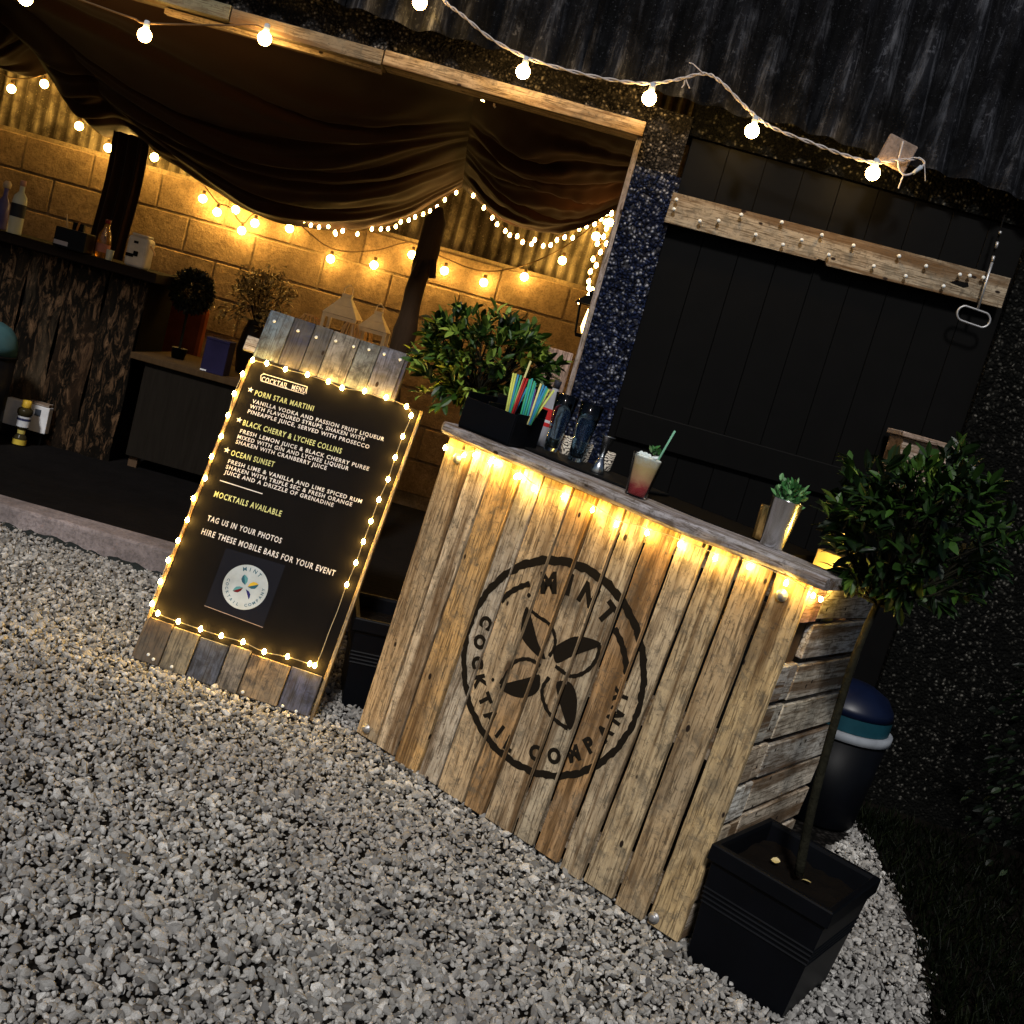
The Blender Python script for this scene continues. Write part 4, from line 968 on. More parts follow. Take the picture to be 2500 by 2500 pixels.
# lettering
TY = .0028
def line(body, a, b, h, mat, bold=.022):
    A_, B_ = MP(*zm(*a), .003), MP(*zm(*b), .003); d = V((B_.x-A_.x, B_.z-A_.z, 0)); L = d.length; d.normalize()
    vs_, fs_ = text_mesh(body, 1, .018, spacing=1.22); xs_ = [q[0] for q in vs_]; x0_, x1_ = min(xs_), max(xs_); sc = L/(x1_-x0_); hh = h*.38820/830*1.02/.72
    MB().add([(A_.x+d.x*(q[0]-x0_)*sc-d.y*(q[1]-.36)*hh, TY, A_.z+d.y*(q[0]-x0_)*sc+d.x*(q[1]-.36)*hh) for q in vs_], fs_).build('lettering', mat, menu)
line('COCKTAIL  MENU', (874, 321), (1150, 397), 40, CHALKW)
line('PORN STAR MARTINI', (832, 408), (1200, 508), 41, CHALKY, .03)
line('VANILLA VODKA AND PASSION FRUIT LIQUEUR', (815, 460), (1643, 702), 30, CHALKW, .03)
line('WITH FLAVOURED SYRUPS, SHAKEN WITH', (800, 492), (1520, 700), 30, CHALKW, .03)
line('PINEAPPLE JUICE, SERVED WITH PROSECCO', (787, 524), (1550, 750), 30, CHALKW, .03)
line('BLACK CHERRY & LYCHEE COLLINS', (757, 595), (1376, 776), 42, CHALKY, .03)
line('FRESH LEMON JUICE & BLACK CHERRY PUREE', (738, 648), (1548, 888), 30, CHALKW, .03)
line('MIXED WITH GIN AND LYCHEE LIQUEUR', (722, 683), (1420, 886), 30, CHALKW, .03)
line('SHAKEN WITH CRANBERRY JUICE', (712, 715), (1282, 883), 30, CHALKW, .03)
line('OCEAN SUNSET', (682, 785), (953, 860), 42, CHALKY, .03)
line('FRESH LIME & VANILLA AND LIME SPICED RUM', (663, 838), (1503, 1093), 30, CHALKW, .03)
line('SHAKEN WITH TRIPLE SEC & FRESH ORANGE', (650, 872), (1442, 1112), 30, CHALKW, .03)
line('JUICE AND A DRIZZLE OF GRENADINE', (640, 905), (1325, 1115), 30, CHALKW, .03)
line('MOCKTAILS AVAILABLE', (577, 1043), (998, 1170), 44, CHALKY, .03)
line('TAG US IN YOUR PHOTOS', (533, 1195), (998, 1340), 42, CHALKW, .03)
line('HIRE THESE MOBILE BARS FOR YOUR EVENT', (498, 1278), (1335, 1545), 44, CHALKW, .03)
for q in [(803, 390), (732, 580), (655, 770)]:
    p = MP(*zm(*q), .003); vs = []
    for k in range(10):
        a = math.pi/2+k*math.pi/5; r_ = .0115 if k % 2 == 0 else .0045; vs.append((p.x+r_*math.cos(a), TY, p.z+r_*math.sin(a)))
    MB().add(vs, [tuple(range(10))]).build('star_mark', CHALKW, menu)
def rule(pix, wd, name='rule_mark', mat=CHALKW):
    P_ = [MP(*zm(*q), .003) for q in pix]; g = MB()
    for a, b in zip(P_, P_[1:]):
        d = (b-a).normalized(); n_ = V((-d.z, 0, d.x))*wd; g.add([(a-n_).to_tuple(), (b-n_).to_tuple(), (b+n_).to_tuple(), (a+n_).to_tuple()], [(0, 1, 2, 3)])
    for i, v_ in enumerate(g.v): g.v[i] = (v_[0], TY, v_[2])
    g.build(name, mat, menu)
rule([(610, 960), (878, 1045)], .0016)
rule([(885, 290), (1160, 372), (1152, 416)], .0012, 'title_frame'); rule([(868, 300), (868, 334), (1140, 418)], .0012, 'title_frame'); rule([(868, 300), (890, 288)], .0012, 'title_frame')
# printed poster with the round emblem
pc = [MP(*zm(*q), .003) for q in [(650, 1385), (1022, 1495), (880, 1885), (513, 1748)]]
MB().add([(p.x, TY+.0004, p.z) for p in pc], [(3, 2, 1, 0)]).build('poster', PAPER, menu)
rule([(513, 1748), (880, 1885)], .0010, 'poster_edge', flat('poster_edge', (.35, .28, .26), .8))
ec = MP(*zm(770, 1632), .003); er = .0775
MB().add([(ec.x+er*math.cos(2*math.pi*k/48), TY-.0004, ec.z+er*math.sin(2*math.pi*k/48)) for k in range(48)], [tuple(range(48))]).build('emblem_disc', DISC, menu)
tilt = -.0
def eleaf(ang, L, wd, cols2):
    a = math.radians(ang); ux, uz = math.cos(a), math.sin(a); nx, nz = -uz, ux
    for sgn, cc in ((1, cols2[0]), (-1, cols2[1])):
        pr = [(0, 0), (.3, .8), (.6, 1), (.85, .55), (1, 0)] ; q = [(.16*L+t*L*.84, 0) for t, _ in pr]+[(.16*L+t*L*.84, sgn*w_*wd) for t, w_ in reversed(pr[1:4])]
        MB().add([(ec.x+ux*t+nx*w_, TY-.0008, ec.z+uz*t+nz*w_) for t, w_ in q], [tuple(range(len(q))) if sgn > 0 else tuple(reversed(range(len(q))))]).build('emblem_leaf', cc, menu)
eb = flat('print_blue', (.02, .09, .14), .6); ey = flat('print_yellow', (.62, .42, .04), .6); er_ = flat('print_red', (.12, .008, .012), .6); en = flat('print_navy', (.02, .02, .12), .6); eg = flat('print_teal', (.08, .25, .28), .6)
eleaf(115, .044, .0115, (eb, eg)); eleaf(30, .046, .0125, (ey, eb)); eleaf(215, .044, .0105, (er_, eg)); eleaf(-55, .044, .0105, (en, DISC))
def eletters(body, a0, a1, outward, h):
    n_ = len(body)
    for i, ch_ in enumerate(body):
        if ch_ == ' ': continue
        a = math.radians(a0+(a1-a0)*i/(n_-1)); r_ = .0625; ux, uz = math.cos(a), math.sin(a); x, z = ec.x+r_*ux, ec.z+r_*uz
        if not outward: ux, uz = -ux, -uz
        gv, gf = glyph(ch_, .02); MB().add([(x+uz*p_*h+ux*q_*h, TY-.0008, z-ux*p_*h+uz*q_*h) for p_, q_ in gv], gf).build('emblem_letter', eb, menu)
eletters('MINT', 112, 68-8, True, .0135); eletters('COCKTAIL COMPANY', 175, 375-5, False, .0100)
# the board's own light string
sb_ = [zm(*q) for q in [(815, 205), (905, 225), (1022, 262), (1160, 297), (1292, 340), (1378, 380), (1520, 400), (1655, 440), (1783, 497), (1812, 555), (1760, 685), (1712, 818), (1668, 955), (1610, 1083), (1560, 1218), (1512, 1347), (1465, 1480), (1408, 1618)]]
sb2 = [zm(*q) for q in [(1390, 1665), (1350, 1780), (1300, 1905)]]+[zb_(1860, 780)]
sb3 = [zb_(*q) for q in [(1810, 872), (1763, 855), (1552, 787), (1333, 740), (1133, 648), (928, 590), (733, 527), (523, 455), (330, 378), (275, 288)]]
sb4 = [zm(*q) for q in [(235, 1598), (285, 1463), (347, 1340), (405, 1210), (443, 1075), (517, 948), (558, 812), (618, 683), (660, 552), (700, 415), (752, 292)]]
allc = [MENU @ MP(x, y, -.012) for x, y in sb_+sb2+sb3+sb4]; allb = [MENU @ MP(x, y, -.013) for x, y in sb_+sb3+sb4]
SIGN = drop_me('bulb', .0068, emit('sign_bulb_lit', (1, .58, .11), 115))
light_string('sign_fairy_lights', 'warm fairy lights running round the edge of the menu board', allc, allb, SIGN, None, CLEARCABLE, .0013)

# ================================================================ POTS AND PLANTS
def pot(name, M, w_, d_, h_, label, rz=0):
    o = empty(name, M); tag(o, label, 'pot')
    prof = [(.80, 0), (.82, .01), (.885, .50), (.905, .502), (.905, .512), (.890, .515), (.893, .54), (.912, .542), (.912, .552), (.897, .555), (.90, .58), (.919, .582), (.919, .592), (.904, .595), (.907, .62), (.926, .622), (.926, .632), (.912, .635), (.935, .83), (.945, .835), (.95, .86), (1.0, .865), (1.0, .985), (.985, 1.0), (.90, 1.0), (.885, .97), (.87, .80)]
    g = MB(); vs = []; fs = []; n_ = len(prof)
    for s_, z in prof: vs += [(sx*w_/2*s_, sy*d_/2*s_, z*h_) for sx, sy in ((-1, -1), (1, -1), (1, 1), (-1, 1))]
    for i in range(n_-1):
        for k in range(4): fs.append((4*i+k, 4*i+(k+1) % 4, 4*i+4+(k+1) % 4, 4*i+4+k))
    fs.append((3, 2, 1, 0)); g.add(vs, fs).build('pot_body', BLACKPLASTIC, o, bevel=.0015, seg=1)
    nn = 12; vs = []; fs = []
    for i in range(nn+1):
        for j in range(nn+1): vs.append(((i/nn-.5)*w_*.875, (j/nn-.5)*d_*.875, h_*.83+rnd.uniform(-.006, .008)))
    for i in range(nn):
        for j in range(nn): a = i*(nn+1)+j; fs.append((a, a+nn+1, a+nn+2, a+1))
    MB().add(vs, fs).build('soil', SOIL, o); return o
pt = pot('planter', YARD @ T(1.452, .155, -.004), .345, .40, .335, 'square black ridged planter in front of the bar right corner')
pt2M = T(-.285, 3.93, gz(-.285)); pot('planter', pt2M @ RZ(.2), .36, .36, .34, 'square black planter half hidden between menu board and bar')

def bay_tree(name, label, base, trunk_pts, radii, centre, R_, nclust, leafL, mat=LEAF, squash=(1, 1, 1), tone_hi=.8, seed=1, extra=(), tp=2.2):
    global rnd
    keep = rnd; rnd = random.Random(seed)
    o = empty(name, T(*base)); O = V(base); tag(o, label, 'tree')
    MB().tube([p-O for p in smooth_path(trunk_pts, 6)], [radii[0]+(radii[1]-radii[0])*i/(6*(len(trunk_pts)-1)) for i in range(6*(len(trunk_pts)-1)+1)], 10).build('trunk', BARK, o, True)
    top = V(trunk_pts[-1]); pl = []; g = MB()
    centre = V(centre)
    for k in range(nclust):
        d = ball_dir(); d = d.normalized()*(d.length**.45)
        c_ = centre+V((d.x*R_*squash[0], d.y*R_*squash[1], d.z*R_*squash[2]))*rnd.uniform(.85, 1.12)
        outd = (c_-centre).normalized()+V((0, 0, .45))+V((rnd.gauss(0, .35), rnd.gauss(0, .35), rnd.gauss(0, .35)))
        outd.normalize()
        if k % 3 == 0:
            midp = top.lerp(c_, .5)+V((rnd.gauss(0, .02), rnd.gauss(0, .02), -.02)); g.tube([p-O for p in (top, midp, c_)], [.005, .0035, .0018], 5)
        tone = rnd.random()**tp*tone_hi
        for j in range(rnd.randint(5, 8)):
            dd = outd+V((rnd.gauss(0, .6), rnd.gauss(0, .6), rnd.gauss(0, .6))); L = leafL*rnd.uniform(.65, 1.2)
            pl.append((c_-O+outd*rnd.uniform(-.02, .03), dd, L, L*rnd.uniform(.32, .46), min(1, max(0, tone+rnd.gauss(0, .18)))))
    for pos, d in extra:
        for j in range(7):
            dd = V(d)+V((rnd.gauss(0, .4), rnd.gauss(0, .4), rnd.gauss(0, .4))); L = leafL*rnd.uniform(.8, 1.25)
            pl.append((V(pos)-O+V((rnd.gauss(0, .008),)*3), dd, L, L*.4, rnd.uniform(.3, 1)))
    g.build('branches', BARK, o); foliage('crown', pl, mat, o); rnd = keep; return o
tb = PX(1955, 2118, 2.83)
tp = [tb+V((0, 0, -.02)), PX(1985, 1960, 2.835), PX(2030, 1790, 2.84), PX(2075, 1640, 2.845), PX(2112, 1540, 2.85), PX(2142, 1475, 2.86)]
cc = PX(2245, 1288, 2.88)
bay_tree('bay_tree', 'standard bay tree with a round leafy head in front of the bar end', tb, tp, (.013, .009), cc, .195, 270, .052, seed=3, tone_hi=.5, squash=(1.08, 1, 1.0),
    extra=[(PX(2050, 1330, 2.85), (-1, 0, .2)), (PX(2035, 1255, 2.86), (-1, 0, .5))])
for q, lab in (((1882, 2098), 'curled fallen leaf at the back of the planter soil'), ((1957, 2147), 'pale fallen leaf beside the bay trunk on the soil')):
    p = YP(*q, 2, .335*.83+.008); o = foliage('fallen_leaf', [(V((0, 0, 0)), V((1, .3, .25)), .026, .018, 1.0)], DRIED); o.matrix_world = YARD @ T(*p); tag(o, lab, 'leaf'); del o['kind']
b2 = V((-.285, 3.93, gz(-.285)+.28)); c2 = PX(1185, 885, 3.95)
bay_tree('bay_tree', 'bay bush glowing green behind the left end of the bar', b2, [b2, b2+V((.01, 0, .3)), b2.lerp(c2, .6), c2+V((0, 0, -.12))], (.013, .009), c2, .165, 300, .052, seed=8, tone_hi=1.0, tp=1.1, squash=(1.45, 1.0, .95),  # higher leaf tones carry the light falling on this bush
    extra=[(PX(1040, 960, 3.85), (-.6, -.4, .2)), (PX(1075, 990, 3.85), (-.4, -.4, -.3)), (PX(1035, 910, 3.85), (-.6, -.4, .6)), (PX(1120, 960, 3.85), (0, -.5, .5)), (PX(1130, 920, 3.85), (0, -.5, .7))])
# ivy hedge at far right
pl = []
for k in range(2600):
    d = ball_dir(); p = V((2.75+d.x*.75, 4.0+d.y*.85, .35+d.z*.95))
    if p.z < gz(p.x): continue
    pl.append((p, V((d.x, d.y-.6, d.z*.6-.3)), rnd.uniform(.03, .06), rnd.uniform(.016, .03), rnd.random()**2.5))
hd = empty('ivy_hedge', T(2.75, 4.0, gz(2.75))); tag(hd, 'dark ivy hedge at the far right against the barn wall', 'hedge')
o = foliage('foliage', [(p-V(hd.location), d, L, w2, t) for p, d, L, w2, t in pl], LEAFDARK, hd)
g = MB()
for k in range(7): a = k*.9; g.tube([V((0, 0, 0)), V((.2*math.cos(a), .25*math.sin(a), .4)), V((.45*math.cos(a), .5*math.sin(a), .95))], [.02, .014, .006], 6)
g.build('stems', BARK, hd)
# bin with a blue lid behind the bar
bx = PX(2075, 1800, 4.12); bn = empty('waste_bin', T(bx.x, 4.25, gz(bx.x))); tag(bn, 'dark bin with a blue domed lid and white rim behind the bay trunk', 'bin')
rz_ = bx.z-gz(bx.x)
MB().lathe([(.15, 0), (.16, .01), (.185, rz_-.012)], 32).build('bin_body', BLACKPLASTIC, bn, True)
MB().lathe([(.186, rz_-.010), (.196, rz_-.008), (.196, rz_+.022), (.186, rz_+.024)], 40).build('rim', WHITERIM, bn, True)
MB().lathe([(.178, rz_+.026), (.178, rz_+.085)], 40, None, False, False).build('lid_band', flat('teal_plastic', (.006, .042, .060), .4, Specular_IOR_Level=.3), bn, True)
MB().lathe([(.180, rz_+.085), (.170, rz_+.115), (.140, rz_+.155), (.08, rz_+.183), (.001, rz_+.195)], 40).build('lid', BLUELID, bn, True)

# ================================================================ INSIDE THE BARN
# rough-fronted indoor bar
cy = 6.02; cz = 1.228
ib = empty('indoor_bar', T(-3.0, cy, FLOOR_Z)); tag(ib, 'dark indoor bar faced with waney bark slabs', 'bar counter')
rx = PX(392, 672, cy).x
for k in range(9):
    x0 = -4.2+k*(rx+4.2-.05)/9; x1 = x0+(rx+4.2-.05)/9; g = MB(); vs = []; fs = []; n_ = 16; a_, b_ = x0+3.0+.004, x1+3.0-.004
    for j in range(n_+1):
        z = j/n_*(cz-FLOOR_Z-.06)
        for i in range(7):
            t = i/6; vs.append((a_+(b_-a_)*t+.012*math.sin(j*.7+k*2)*(1 if 0 < i < 6 else .6), -.018*math.sin(math.pi*t)-.012*rnd.random(), z))
    for j in range(n_):
        for i in range(6): q = j*7+i; fs.append((q, q+1, q+8, q+7))
    g.add(vs, fs).build('bark_slab', BARKSLAB, ib, True, color=[(.02, .012, .007), (.02, .01, .006), (.03, .02, .01), (.02, .012, .006), (.12, .10, .07), (.03, .02, .012), (.11, .08, .05), (.04, .022, .012), (.01, .006, .003)][k])
MB().box(-1.2, rx+3.0, -.06, .50, cz-FLOOR_Z-.055, cz-FLOOR_Z).build('bar_top', DARKWOOD, ib, color=(.012, .008, .006), bevel=.006)
MB().box(-1.2, rx+3.0-.06, .03, .45, 0, cz-FLOOR_Z-.06).build('carcass', BLACKPAINT, ib)
def item(name, px, py, y, label, cat, z=None):
    p = PX(px, py, y); o = empty(name, T(p.x, y, cz+.001 if z is None else z)); return tag(o, label, cat)
LOUR = NT('clear_bottle_glass'); LOUR.set(Base_Color=(.55, .58, .50, 1), Roughness=.12, Transmission_Weight=.35); LOUR = LOUR.m
b = item('spirit_bottle', 35, 560, 5.98, 'clear spirit bottle with a dark round label at the left of the indoor bar', 'bottle')
MB().lathe([(.036, 0), (.038, .004), (.038, .17), (.033, .20), (.014, .225), (.013, .262)], 20).build('body', LOUR, b, True)
MB().lathe([(.0155, .255), (.0155, .285), (.004, .286)], 14).build('cap', flat('pink_cap', (.35, .20, .16), .5), b, True)
MB().lathe([(.0384, .09), (.0384, .16)], 20, None, False, False).build('label', flat('dark_label', (.02, .022, .03), .5), b, True)
b = item('soda_siphon', 0, 545, 6.2, 'purple-tinted bottle at the very left edge of the indoor bar', 'bottle')
MB().lathe([(.032, 0), (.034, .004), (.034, .14), (.012, .18), (.012, .23)], 18).build('body', flat('violet_glass', (.10, .09, .22), .2), b, True)
MB().lathe([(.02, .225), (.022, .25), (.012, .265)], 14).build('cap', flat('cream_cap', (.5, .4, .28), .5), b, True)
b = item('black_caddy', 172, 635, 5.98, 'black bar caddy with utensils on the indoor bar', 'caddy')
MB().box(-.085, .085, -.06, .06, 0, .105).build('body', BLACKPLASTIC, b, bevel=.003)
MB().box(-.082, -.005, -.0615, -.0602, .012, .034).build('label', flat('grey_label', (.32, .31, .36), .6), b)
MB().tube([V((-.05, 0, .10)), V((-.068, 0, .175))], [.006, .004], 8).build('muddler', flat('pale_stick', (.45, .33, .18), .6), b, True)
MB().tube([V((-.0, 0, .10)), V((.008, 0, .152))], .006, 8).build('stick', flat('orange_stick', (.35, .16, .05), .6), b, True)
MB().box(-.03, .03, .01, .03, .10, .145).build('napkins', BLACKPAINT, b)
b = item('amber_bottle', 247, 625, 6.05, 'amber bottle catching light on the indoor bar', 'bottle')
m = NT('amber_glass'); m.set(Base_Color=(.45, .22, .05, 1), Roughness=.08, Transmission_Weight=.7)
MB().lathe([(.033, 0), (.035, .004), (.037, .08), (.034, .12), (.014, .165), (.013, .19)], 20).build('body', m.m, b, True)
MB().lathe([(.015, .185), (.015, .205), (.004, .206)], 14).build('cap', flat('red_cap', (.15, .02, .02), .4), b, True)
MB().lathe([(.0363, .03), (.0375, .075)], 20, None, False, False).build('label', flat('rose_label', (.35, .15, .12), .6), b, True)
b = item('shot_glass', 262, 648, 5.96, 'small clear shot glass beside the drinks dispenser', 'glass')
MB().lathe([(.016, 0), (.017, .002), (.021, .055), (.019, .055), (.014, .008)], 18, None, True, True).build('glass', LOUR, b, True)
b = item('drinks_dispenser', 333, 655, 6.0, 'pale square glass drinks dispenser on the indoor bar', 'dispenser')
DM = flat('frosted_glass', (.48, .44, .40), .3)
MB().box(-.058, .058, -.055, .055, 0, .165).build('body', DM, b, bevel=.02, seg=3)
MB().box(-.045, .045, -.04, .04, .166, .178).build('lid', DM, b, bevel=.004)
MB().tube([V((.06, -.02, .13)), V((.085, -.02, .10)), V((.088, -.02, .085))], .006, 8).build('handle', RATTAN, b, True)
MB().box(-.012, .014, -.060, -.056, .058, .085).build('tap', BLACKPAINT, b, bevel=.003)
MB().box(-.02, .004, -.0585, -.0555, .125, .138).build('print', BLACKPAINT, b)
MB().box(-.05, -.01, -.0585, -.0555, .05, .068).build('print', BLACKPAINT, b)
# floor: white crate and syrup bottle
b = item('white_crate', 70, 1000, 5.93, 'white box lying against the indoor bar behind the yellow bottle', 'box', FLOOR_Z)
MB().box(-.12, .12, -.02, .03, .07, .215).build('panel', WHITECARD, b, bevel=.004)
MB().box(-.10, .10, .0, .03, 0, .07).build('stand', BLACKPAINT, b)
MB().box(.045, .078, -.0225, -.0203, .158, .195).build('emblem', flat('dark_emblem', (.05, .06, .08), .6), b)
MB().box(.0, .115, -.02, .03, .217, .232).build('lid', WOODX, b, color=(.5, .42, .38), bevel=.002)
b = item('syrup_bottle', 55, 1040, 5.80, 'yellow-capped bottle with a white label on the barn floor', 'bottle', FLOOR_Z)
MB().lathe([(.034, 0), (.036, .004), (.036, .035), (.030, .05), (.020, .062), (.020, .085), (.033, .10), (.0345, .11), (.0345, .165), (.040, .172), (.041, .19), (.034, .20), (.022, .205)], 22).build('body', flat('dark_syrup', (.03, .025, .012), .2), b, True)
MB().lathe([(.0349, .103), (.0349, .16)], 22, None, False, False).build('label', flat('white_blue_label', (.55, .57, .62), .6), b, True)
MB().lathe([(.0351, .137), (.0351, .150)], 22, None, False, False).build('label_print', flat('label_print', (.03, .035, .09), .6), b, True)
MB().lathe([(.0363, .006), (.0363, .034)], 22, None, False, False).build('base_band', flat('gold_band', (.48, .36, .05), .4), b, True)
MB().lathe([(.0205, .064), (.0205, .084)], 18, None, False, False).build('waist_band', flat('gold_band2', (.48, .40, .10), .4), b, True)
MB().lathe([(.022, .204), (.026, .21), (.023, .245), (.003, .247)], 18).build('cap', flat('gold_cap', (.52, .34, .04), .35), b, True)
# teal dome at the left edge, in front of the indoor bar
dp = PX(-35, 812, 5.55); o = empty('pedal_bin', T(dp.x, 5.62, FLOOR_Z)); tag(o, 'teal domed bin at the left edge in front of the indoor bar', 'bin')
hz_ = PX(-20, 870, 5.55).z-FLOOR_Z
MB().lathe([(.11, 0), (.12, .01), (.135, hz_-.004)], 32).build('bin_body', BLACKPLASTIC, o, True)
MB().lathe([(.137, hz_-.003), (.140, hz_), (.140, hz_+.012), (.136, hz_+.014)], 32).build('rim', BLACKPLASTIC, o, True)
MB().lathe([(.134, hz_+.0145), (.132, hz_+.06), (.118, hz_+.11), (.085, hz_+.15), (.04, hz_+.17), (.001, hz_+.176)], 32).build('lid', flat('dusty_teal_plastic', (.035, .085, .10), .5), o, True)
# side table with topiary, box, vase and lanterns
tz = .785
tbz = empty('side_table', T(-1.45, 6.35, FLOOR_Z)); tag(tbz, 'dark wooden sideboard behind the menu board', 'table')
MB().box(-.78, .62, -.36, .42, tz-FLOOR_Z-.035, tz-FLOOR_Z).build('table_top', DARKWOOD, tbz, color=(.05, .03, .014), bevel=.004)
MB().box(-.70, .55, -.33, .38, .06, tz-FLOOR_Z-.037).build('cabinet', DARKWOOD, tbz, color=(.010, .008, .006), bevel=.004)
for sx in (-.66, .5):
    for sy in (-.28, .33): MB().box(sx-.025, sx+.025, sy-.025, sy+.025, 0, .06).build('leg', DARKWOOD, tbz, color=(.08, .05, .03))
tc = PX(470, 712, 6.3)
o = empty('topiary_ball', T(tc.x, 6.3, tz)); tag(o, 'dark clipped topiary ball on a thin stem against the block wall', 'topiary')
MB().tube([V((.0, 0, .0)), V((-.004, 0, tc.z-tz-.06))], .008, 8).build('stem', BARK, o)
MB().lathe([(.035, 0), (.045, .06), (.047, .062), (.04, .058)], 16).build('pot', BLACKPLASTIC, o, True)
pl = []
for k in range(2600):
    d = ball_dir(); d.normalize(); pl.append((V((0, 0, tc.z-tz))+d*rnd.uniform(.075, .118), d+V((rnd.gauss(0, .5), rnd.gauss(0, .5), rnd.gauss(0, .5))), rnd.uniform(.02, .032), rnd.uniform(.012, .018), rnd.random()))
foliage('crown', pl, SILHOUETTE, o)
# bentwood chair in warm cloth
ch0 = PX(385, 820, 6.62); o = empty('cushioned_chair', T(ch0.x-.02, 6.62, FLOOR_Z)); tag(o, 'rust-orange upholstered chair between the indoor bar and the side table', 'chair')
MB().box(-.22, .22, -.20, .22, .36, .44).build('seat', TERRA, o, bevel=.02)
MB().box(-.22, .22, .20, .27, .46, .92).build('backrest', TERRA, o, bevel=.03)
for sx in (-.19, .19):
    for sy in (-.17, .19): MB().box(sx-.018, sx+.018, sy-.018, sy+.018, 0, .36).build('leg', DARKWOOD, o, color=(.12, .07, .04))
p0, p1 = PX(505, 818, 6.0), PX(562, 834, 6.0)
o = empty('navy_box', T((p0.x+p1.x)/2, 6.04, tz)); tag(o, 'dark navy upright box on the side table left of the menu board', 'box')
MB().box(-.065, .065, -.03, .09, 0, .175).build('body', NAVY, o, bevel=.003); MB().box(-.064, -.03, -.032, -.0302, .004, .012).build('price_tag', WHITECARD, o); MB().box(-.066, .066, -.031, .091, .176, .19).build('lid', NAVY, o, bevel=.003)
vp = PX(625, 760, 6.45); o = empty('flower_vase', T(vp.x, 6.5, tz)); tag(o, 'dark vase of dried flowers glowing against the block wall', 'vase')
MB().lathe([(.045, 0), (.055, .01), (.075, .14), (.06, .25), (.045, .30), (.055, .32), (.05, .318)], 24).build('vase', flat('dark_ceramic', (.015, .011, .008), .4), o, True)
pl = []; g = MB()
for k in range(34):
    a, sp_ = rnd.uniform(0, 6.28), rnd.uniform(.02, .19); e = V((sp_*math.cos(a)*1.1, sp_*math.sin(a)*.7, .36+rnd.uniform(.02, .27)-sp_*.5)); g.tube([V((0, 0, .29)), V((e.x*.4, e.y*.4, .40)), e], .002, 4)
    for j in range(46): pl.append((e+V((rnd.gauss(0, .024), rnd.gauss(0, .024), rnd.gauss(0, .034))), ball_dir(), rnd.uniform(.018, .036), rnd.uniform(.010, .018), rnd.random()))
g.build('stems', BARK, o); foliage('flowers', pl, DRIED, o)
def lantern(px, py, y, s, label):
    p = PX(px, py, y); o = empty('white_lantern', T(p.x, y, tz)); tag(o, label, 'lantern', 'white lanterns on the side table')
    base_h = p.z-tz; ww = .105*s
    MB().frustum(ww*1.9, ww*1.9, base_h, ww*1.15, ww*1.15, base_h+.055*s).build('roof', WHITEWICK, o, bevel=.003)
    MB().frustum(ww*1.14, ww*1.14, base_h+.0555*s, ww*.5, ww*.5, base_h+.105*s).build('roof_cap', WHITEWICK, o, bevel=.003)
    MB().box(-ww*.26, ww*.26, -ww*.26, ww*.26, base_h+.1055*s, base_h+.125*s).build('chimney', WHITEWICK, o)
    MB().tube([V((-.025*s, 0, base_h+.12*s)), V((-.022*s, 0, base_h+.16*s)), V((0, 0, base_h+.178*s)), V((.022*s, 0, base_h+.16*s)), V((.025*s, 0, base_h+.12*s))], .0035, 6).build('handle', WHITEWICK, o)
    for sx in (-1, 1):
        for sy in (-1, 1): MB().box(sx*ww*.82-.009, sx*ww*.82+.009, sy*ww*.82-.009, sy*ww*.82+.009, .02, base_h).build('corner_post', WHITEWICK, o)
    MB().box(-ww*.92, ww*.92, -ww*.92, ww*.92, 0, .0195).build('base', WHITEWICK, o)
    MB().box(-ww*.80, ww*.80, -ww*.86, -ww*.80, base_h-.022, base_h-.002).build('top_rail', WHITEWICK, o)
    MB().lathe([(.03, .02), (.03, .14)], 16).build('candle', flat('candle_wax', (.6, .5, .35), .6), o, True)
lantern(837, 772, 6.28, 1.0, 'larger white wooden lantern with a tapered roof'); lantern(915, 805, 6.2, .82, 'smaller white wooden lantern nearer the post')
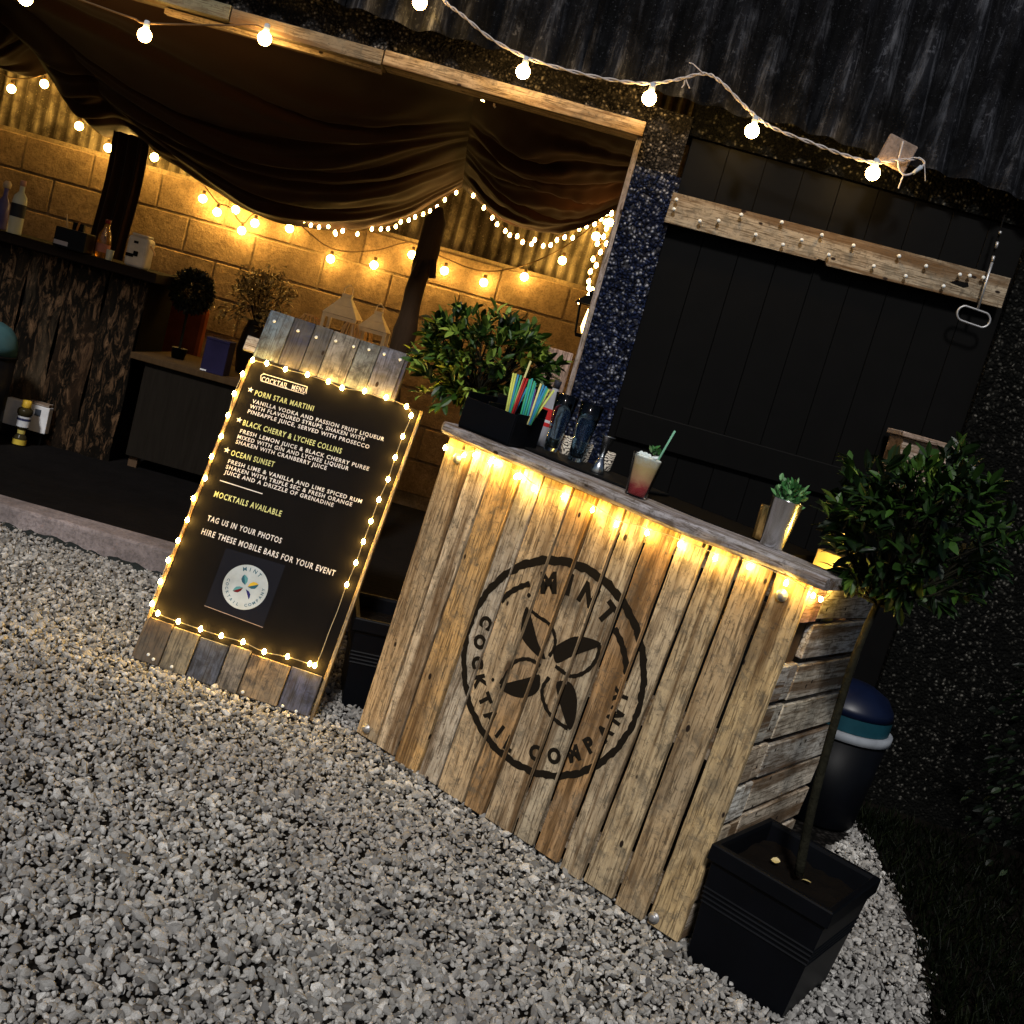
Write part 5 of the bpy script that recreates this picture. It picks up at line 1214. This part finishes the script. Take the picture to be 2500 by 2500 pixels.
def basket(px, py, y, r_, label):
    p = PX(px, py, y); h_ = p.z-tz; o = empty('rattan_shade', T(p.x, y, tz)); tag(o, label, 'lantern', 'rattan lanterns')
    for k in range(14):
        a = 2*math.pi*k/14; MB().tube([V((r_*math.cos(a), r_*math.sin(a), 0)), V((r_*math.cos(a), r_*math.sin(a), h_*.8)), V((r_*.9*math.cos(a), r_*.9*math.sin(a), h_*.93)), V((r_*.6*math.cos(a), r_*.6*math.sin(a), h_))], .004, 5).build('rib', RATTAN, o)
    for z_, q in ((.004, r_), (h_*.5, r_), (h_, r_*.6)): MB().tube([V((q*math.cos(2*math.pi*k/20), q*math.sin(2*math.pi*k/20), z_)) for k in range(21)], .0045, 5, False).build('hoop', RATTAN, o)
basket(760, 770, 6.35, .065, 'ribbed rattan lantern left of the white lanterns'); basket(885, 800, 6.42, .075, 'ribbed rattan lantern behind the white lanterns'); basket(860, 790, 6.05, .05, 'low ribbed rattan lantern in front of the white lanterns')
# by the right jamb
lp_ = PX(1432, 770, 4.98); o = empty('wall_lantern', T(lp_.x, 4.98, lp_.z)); tag(o, 'small black wall lantern glowing beside the right jamb', 'lantern')
MB().frustum(.13, .13, .045, .05, .05, .085).build('roof', BLACKPAINT, o, bevel=.003)
MB().lathe([(.012, .085), (.018, .10), (.004, .115)], 12).build('finial', BLACKPAINT, o, True)
for sx in (-1, 1):
    for sy in (-1, 1): MB().tube([V((sx*.042, sy*.042, .045)), V((sx*.028, sy*.028, -.085))], .005, 6).build('corner_bar', BLACKPAINT, o)
MB().frustum(.05, .05, -.10, .062, .062, -.085).build('base', BLACKPAINT, o)
MB().lathe([(.001, -.08), (.011, -.055), (.008, -.02), (.0012, .03)], 12).build('flame', FLAME, o, True)
MB().box(-.008, .05, .03, .045, -.02, .0).build('bracket', BLACKPAINT, o)
jp = PX(1352, 880, 4.95); o = empty('door_leaf', T(.03, 4.90, FLOOR_Z)); tag(o, 'pale board edge of an open barn door leaf beside the pier', 'door')
zt_ = PX(1388, 860, 4.9).z-FLOOR_Z
MB().box(-.075, .045, 0, .035, 0, zt_).build('board', WOODZ, o, color=(.50, .36, .30), bevel=.004)
MB().box(-.082, -.060, -.02, -.001, 0, zt_-.01).build('stile', WOODZ, o, color=(.55, .42, .38), bevel=.003)
MB().box(-.105, -.085, .0, .03, 0, zt_-.02).build('dark_stile', DARKWOOD, o, color=(.08, .05, .03))
MB().tube([V((.0, -.006, zt_-.03)), V((.0, -.02, zt_-.03)), V((.012, -.02, zt_-.045))], .004, 6).build('latch', BLACKPAINT, o)
bpy.context.view_layer.update()
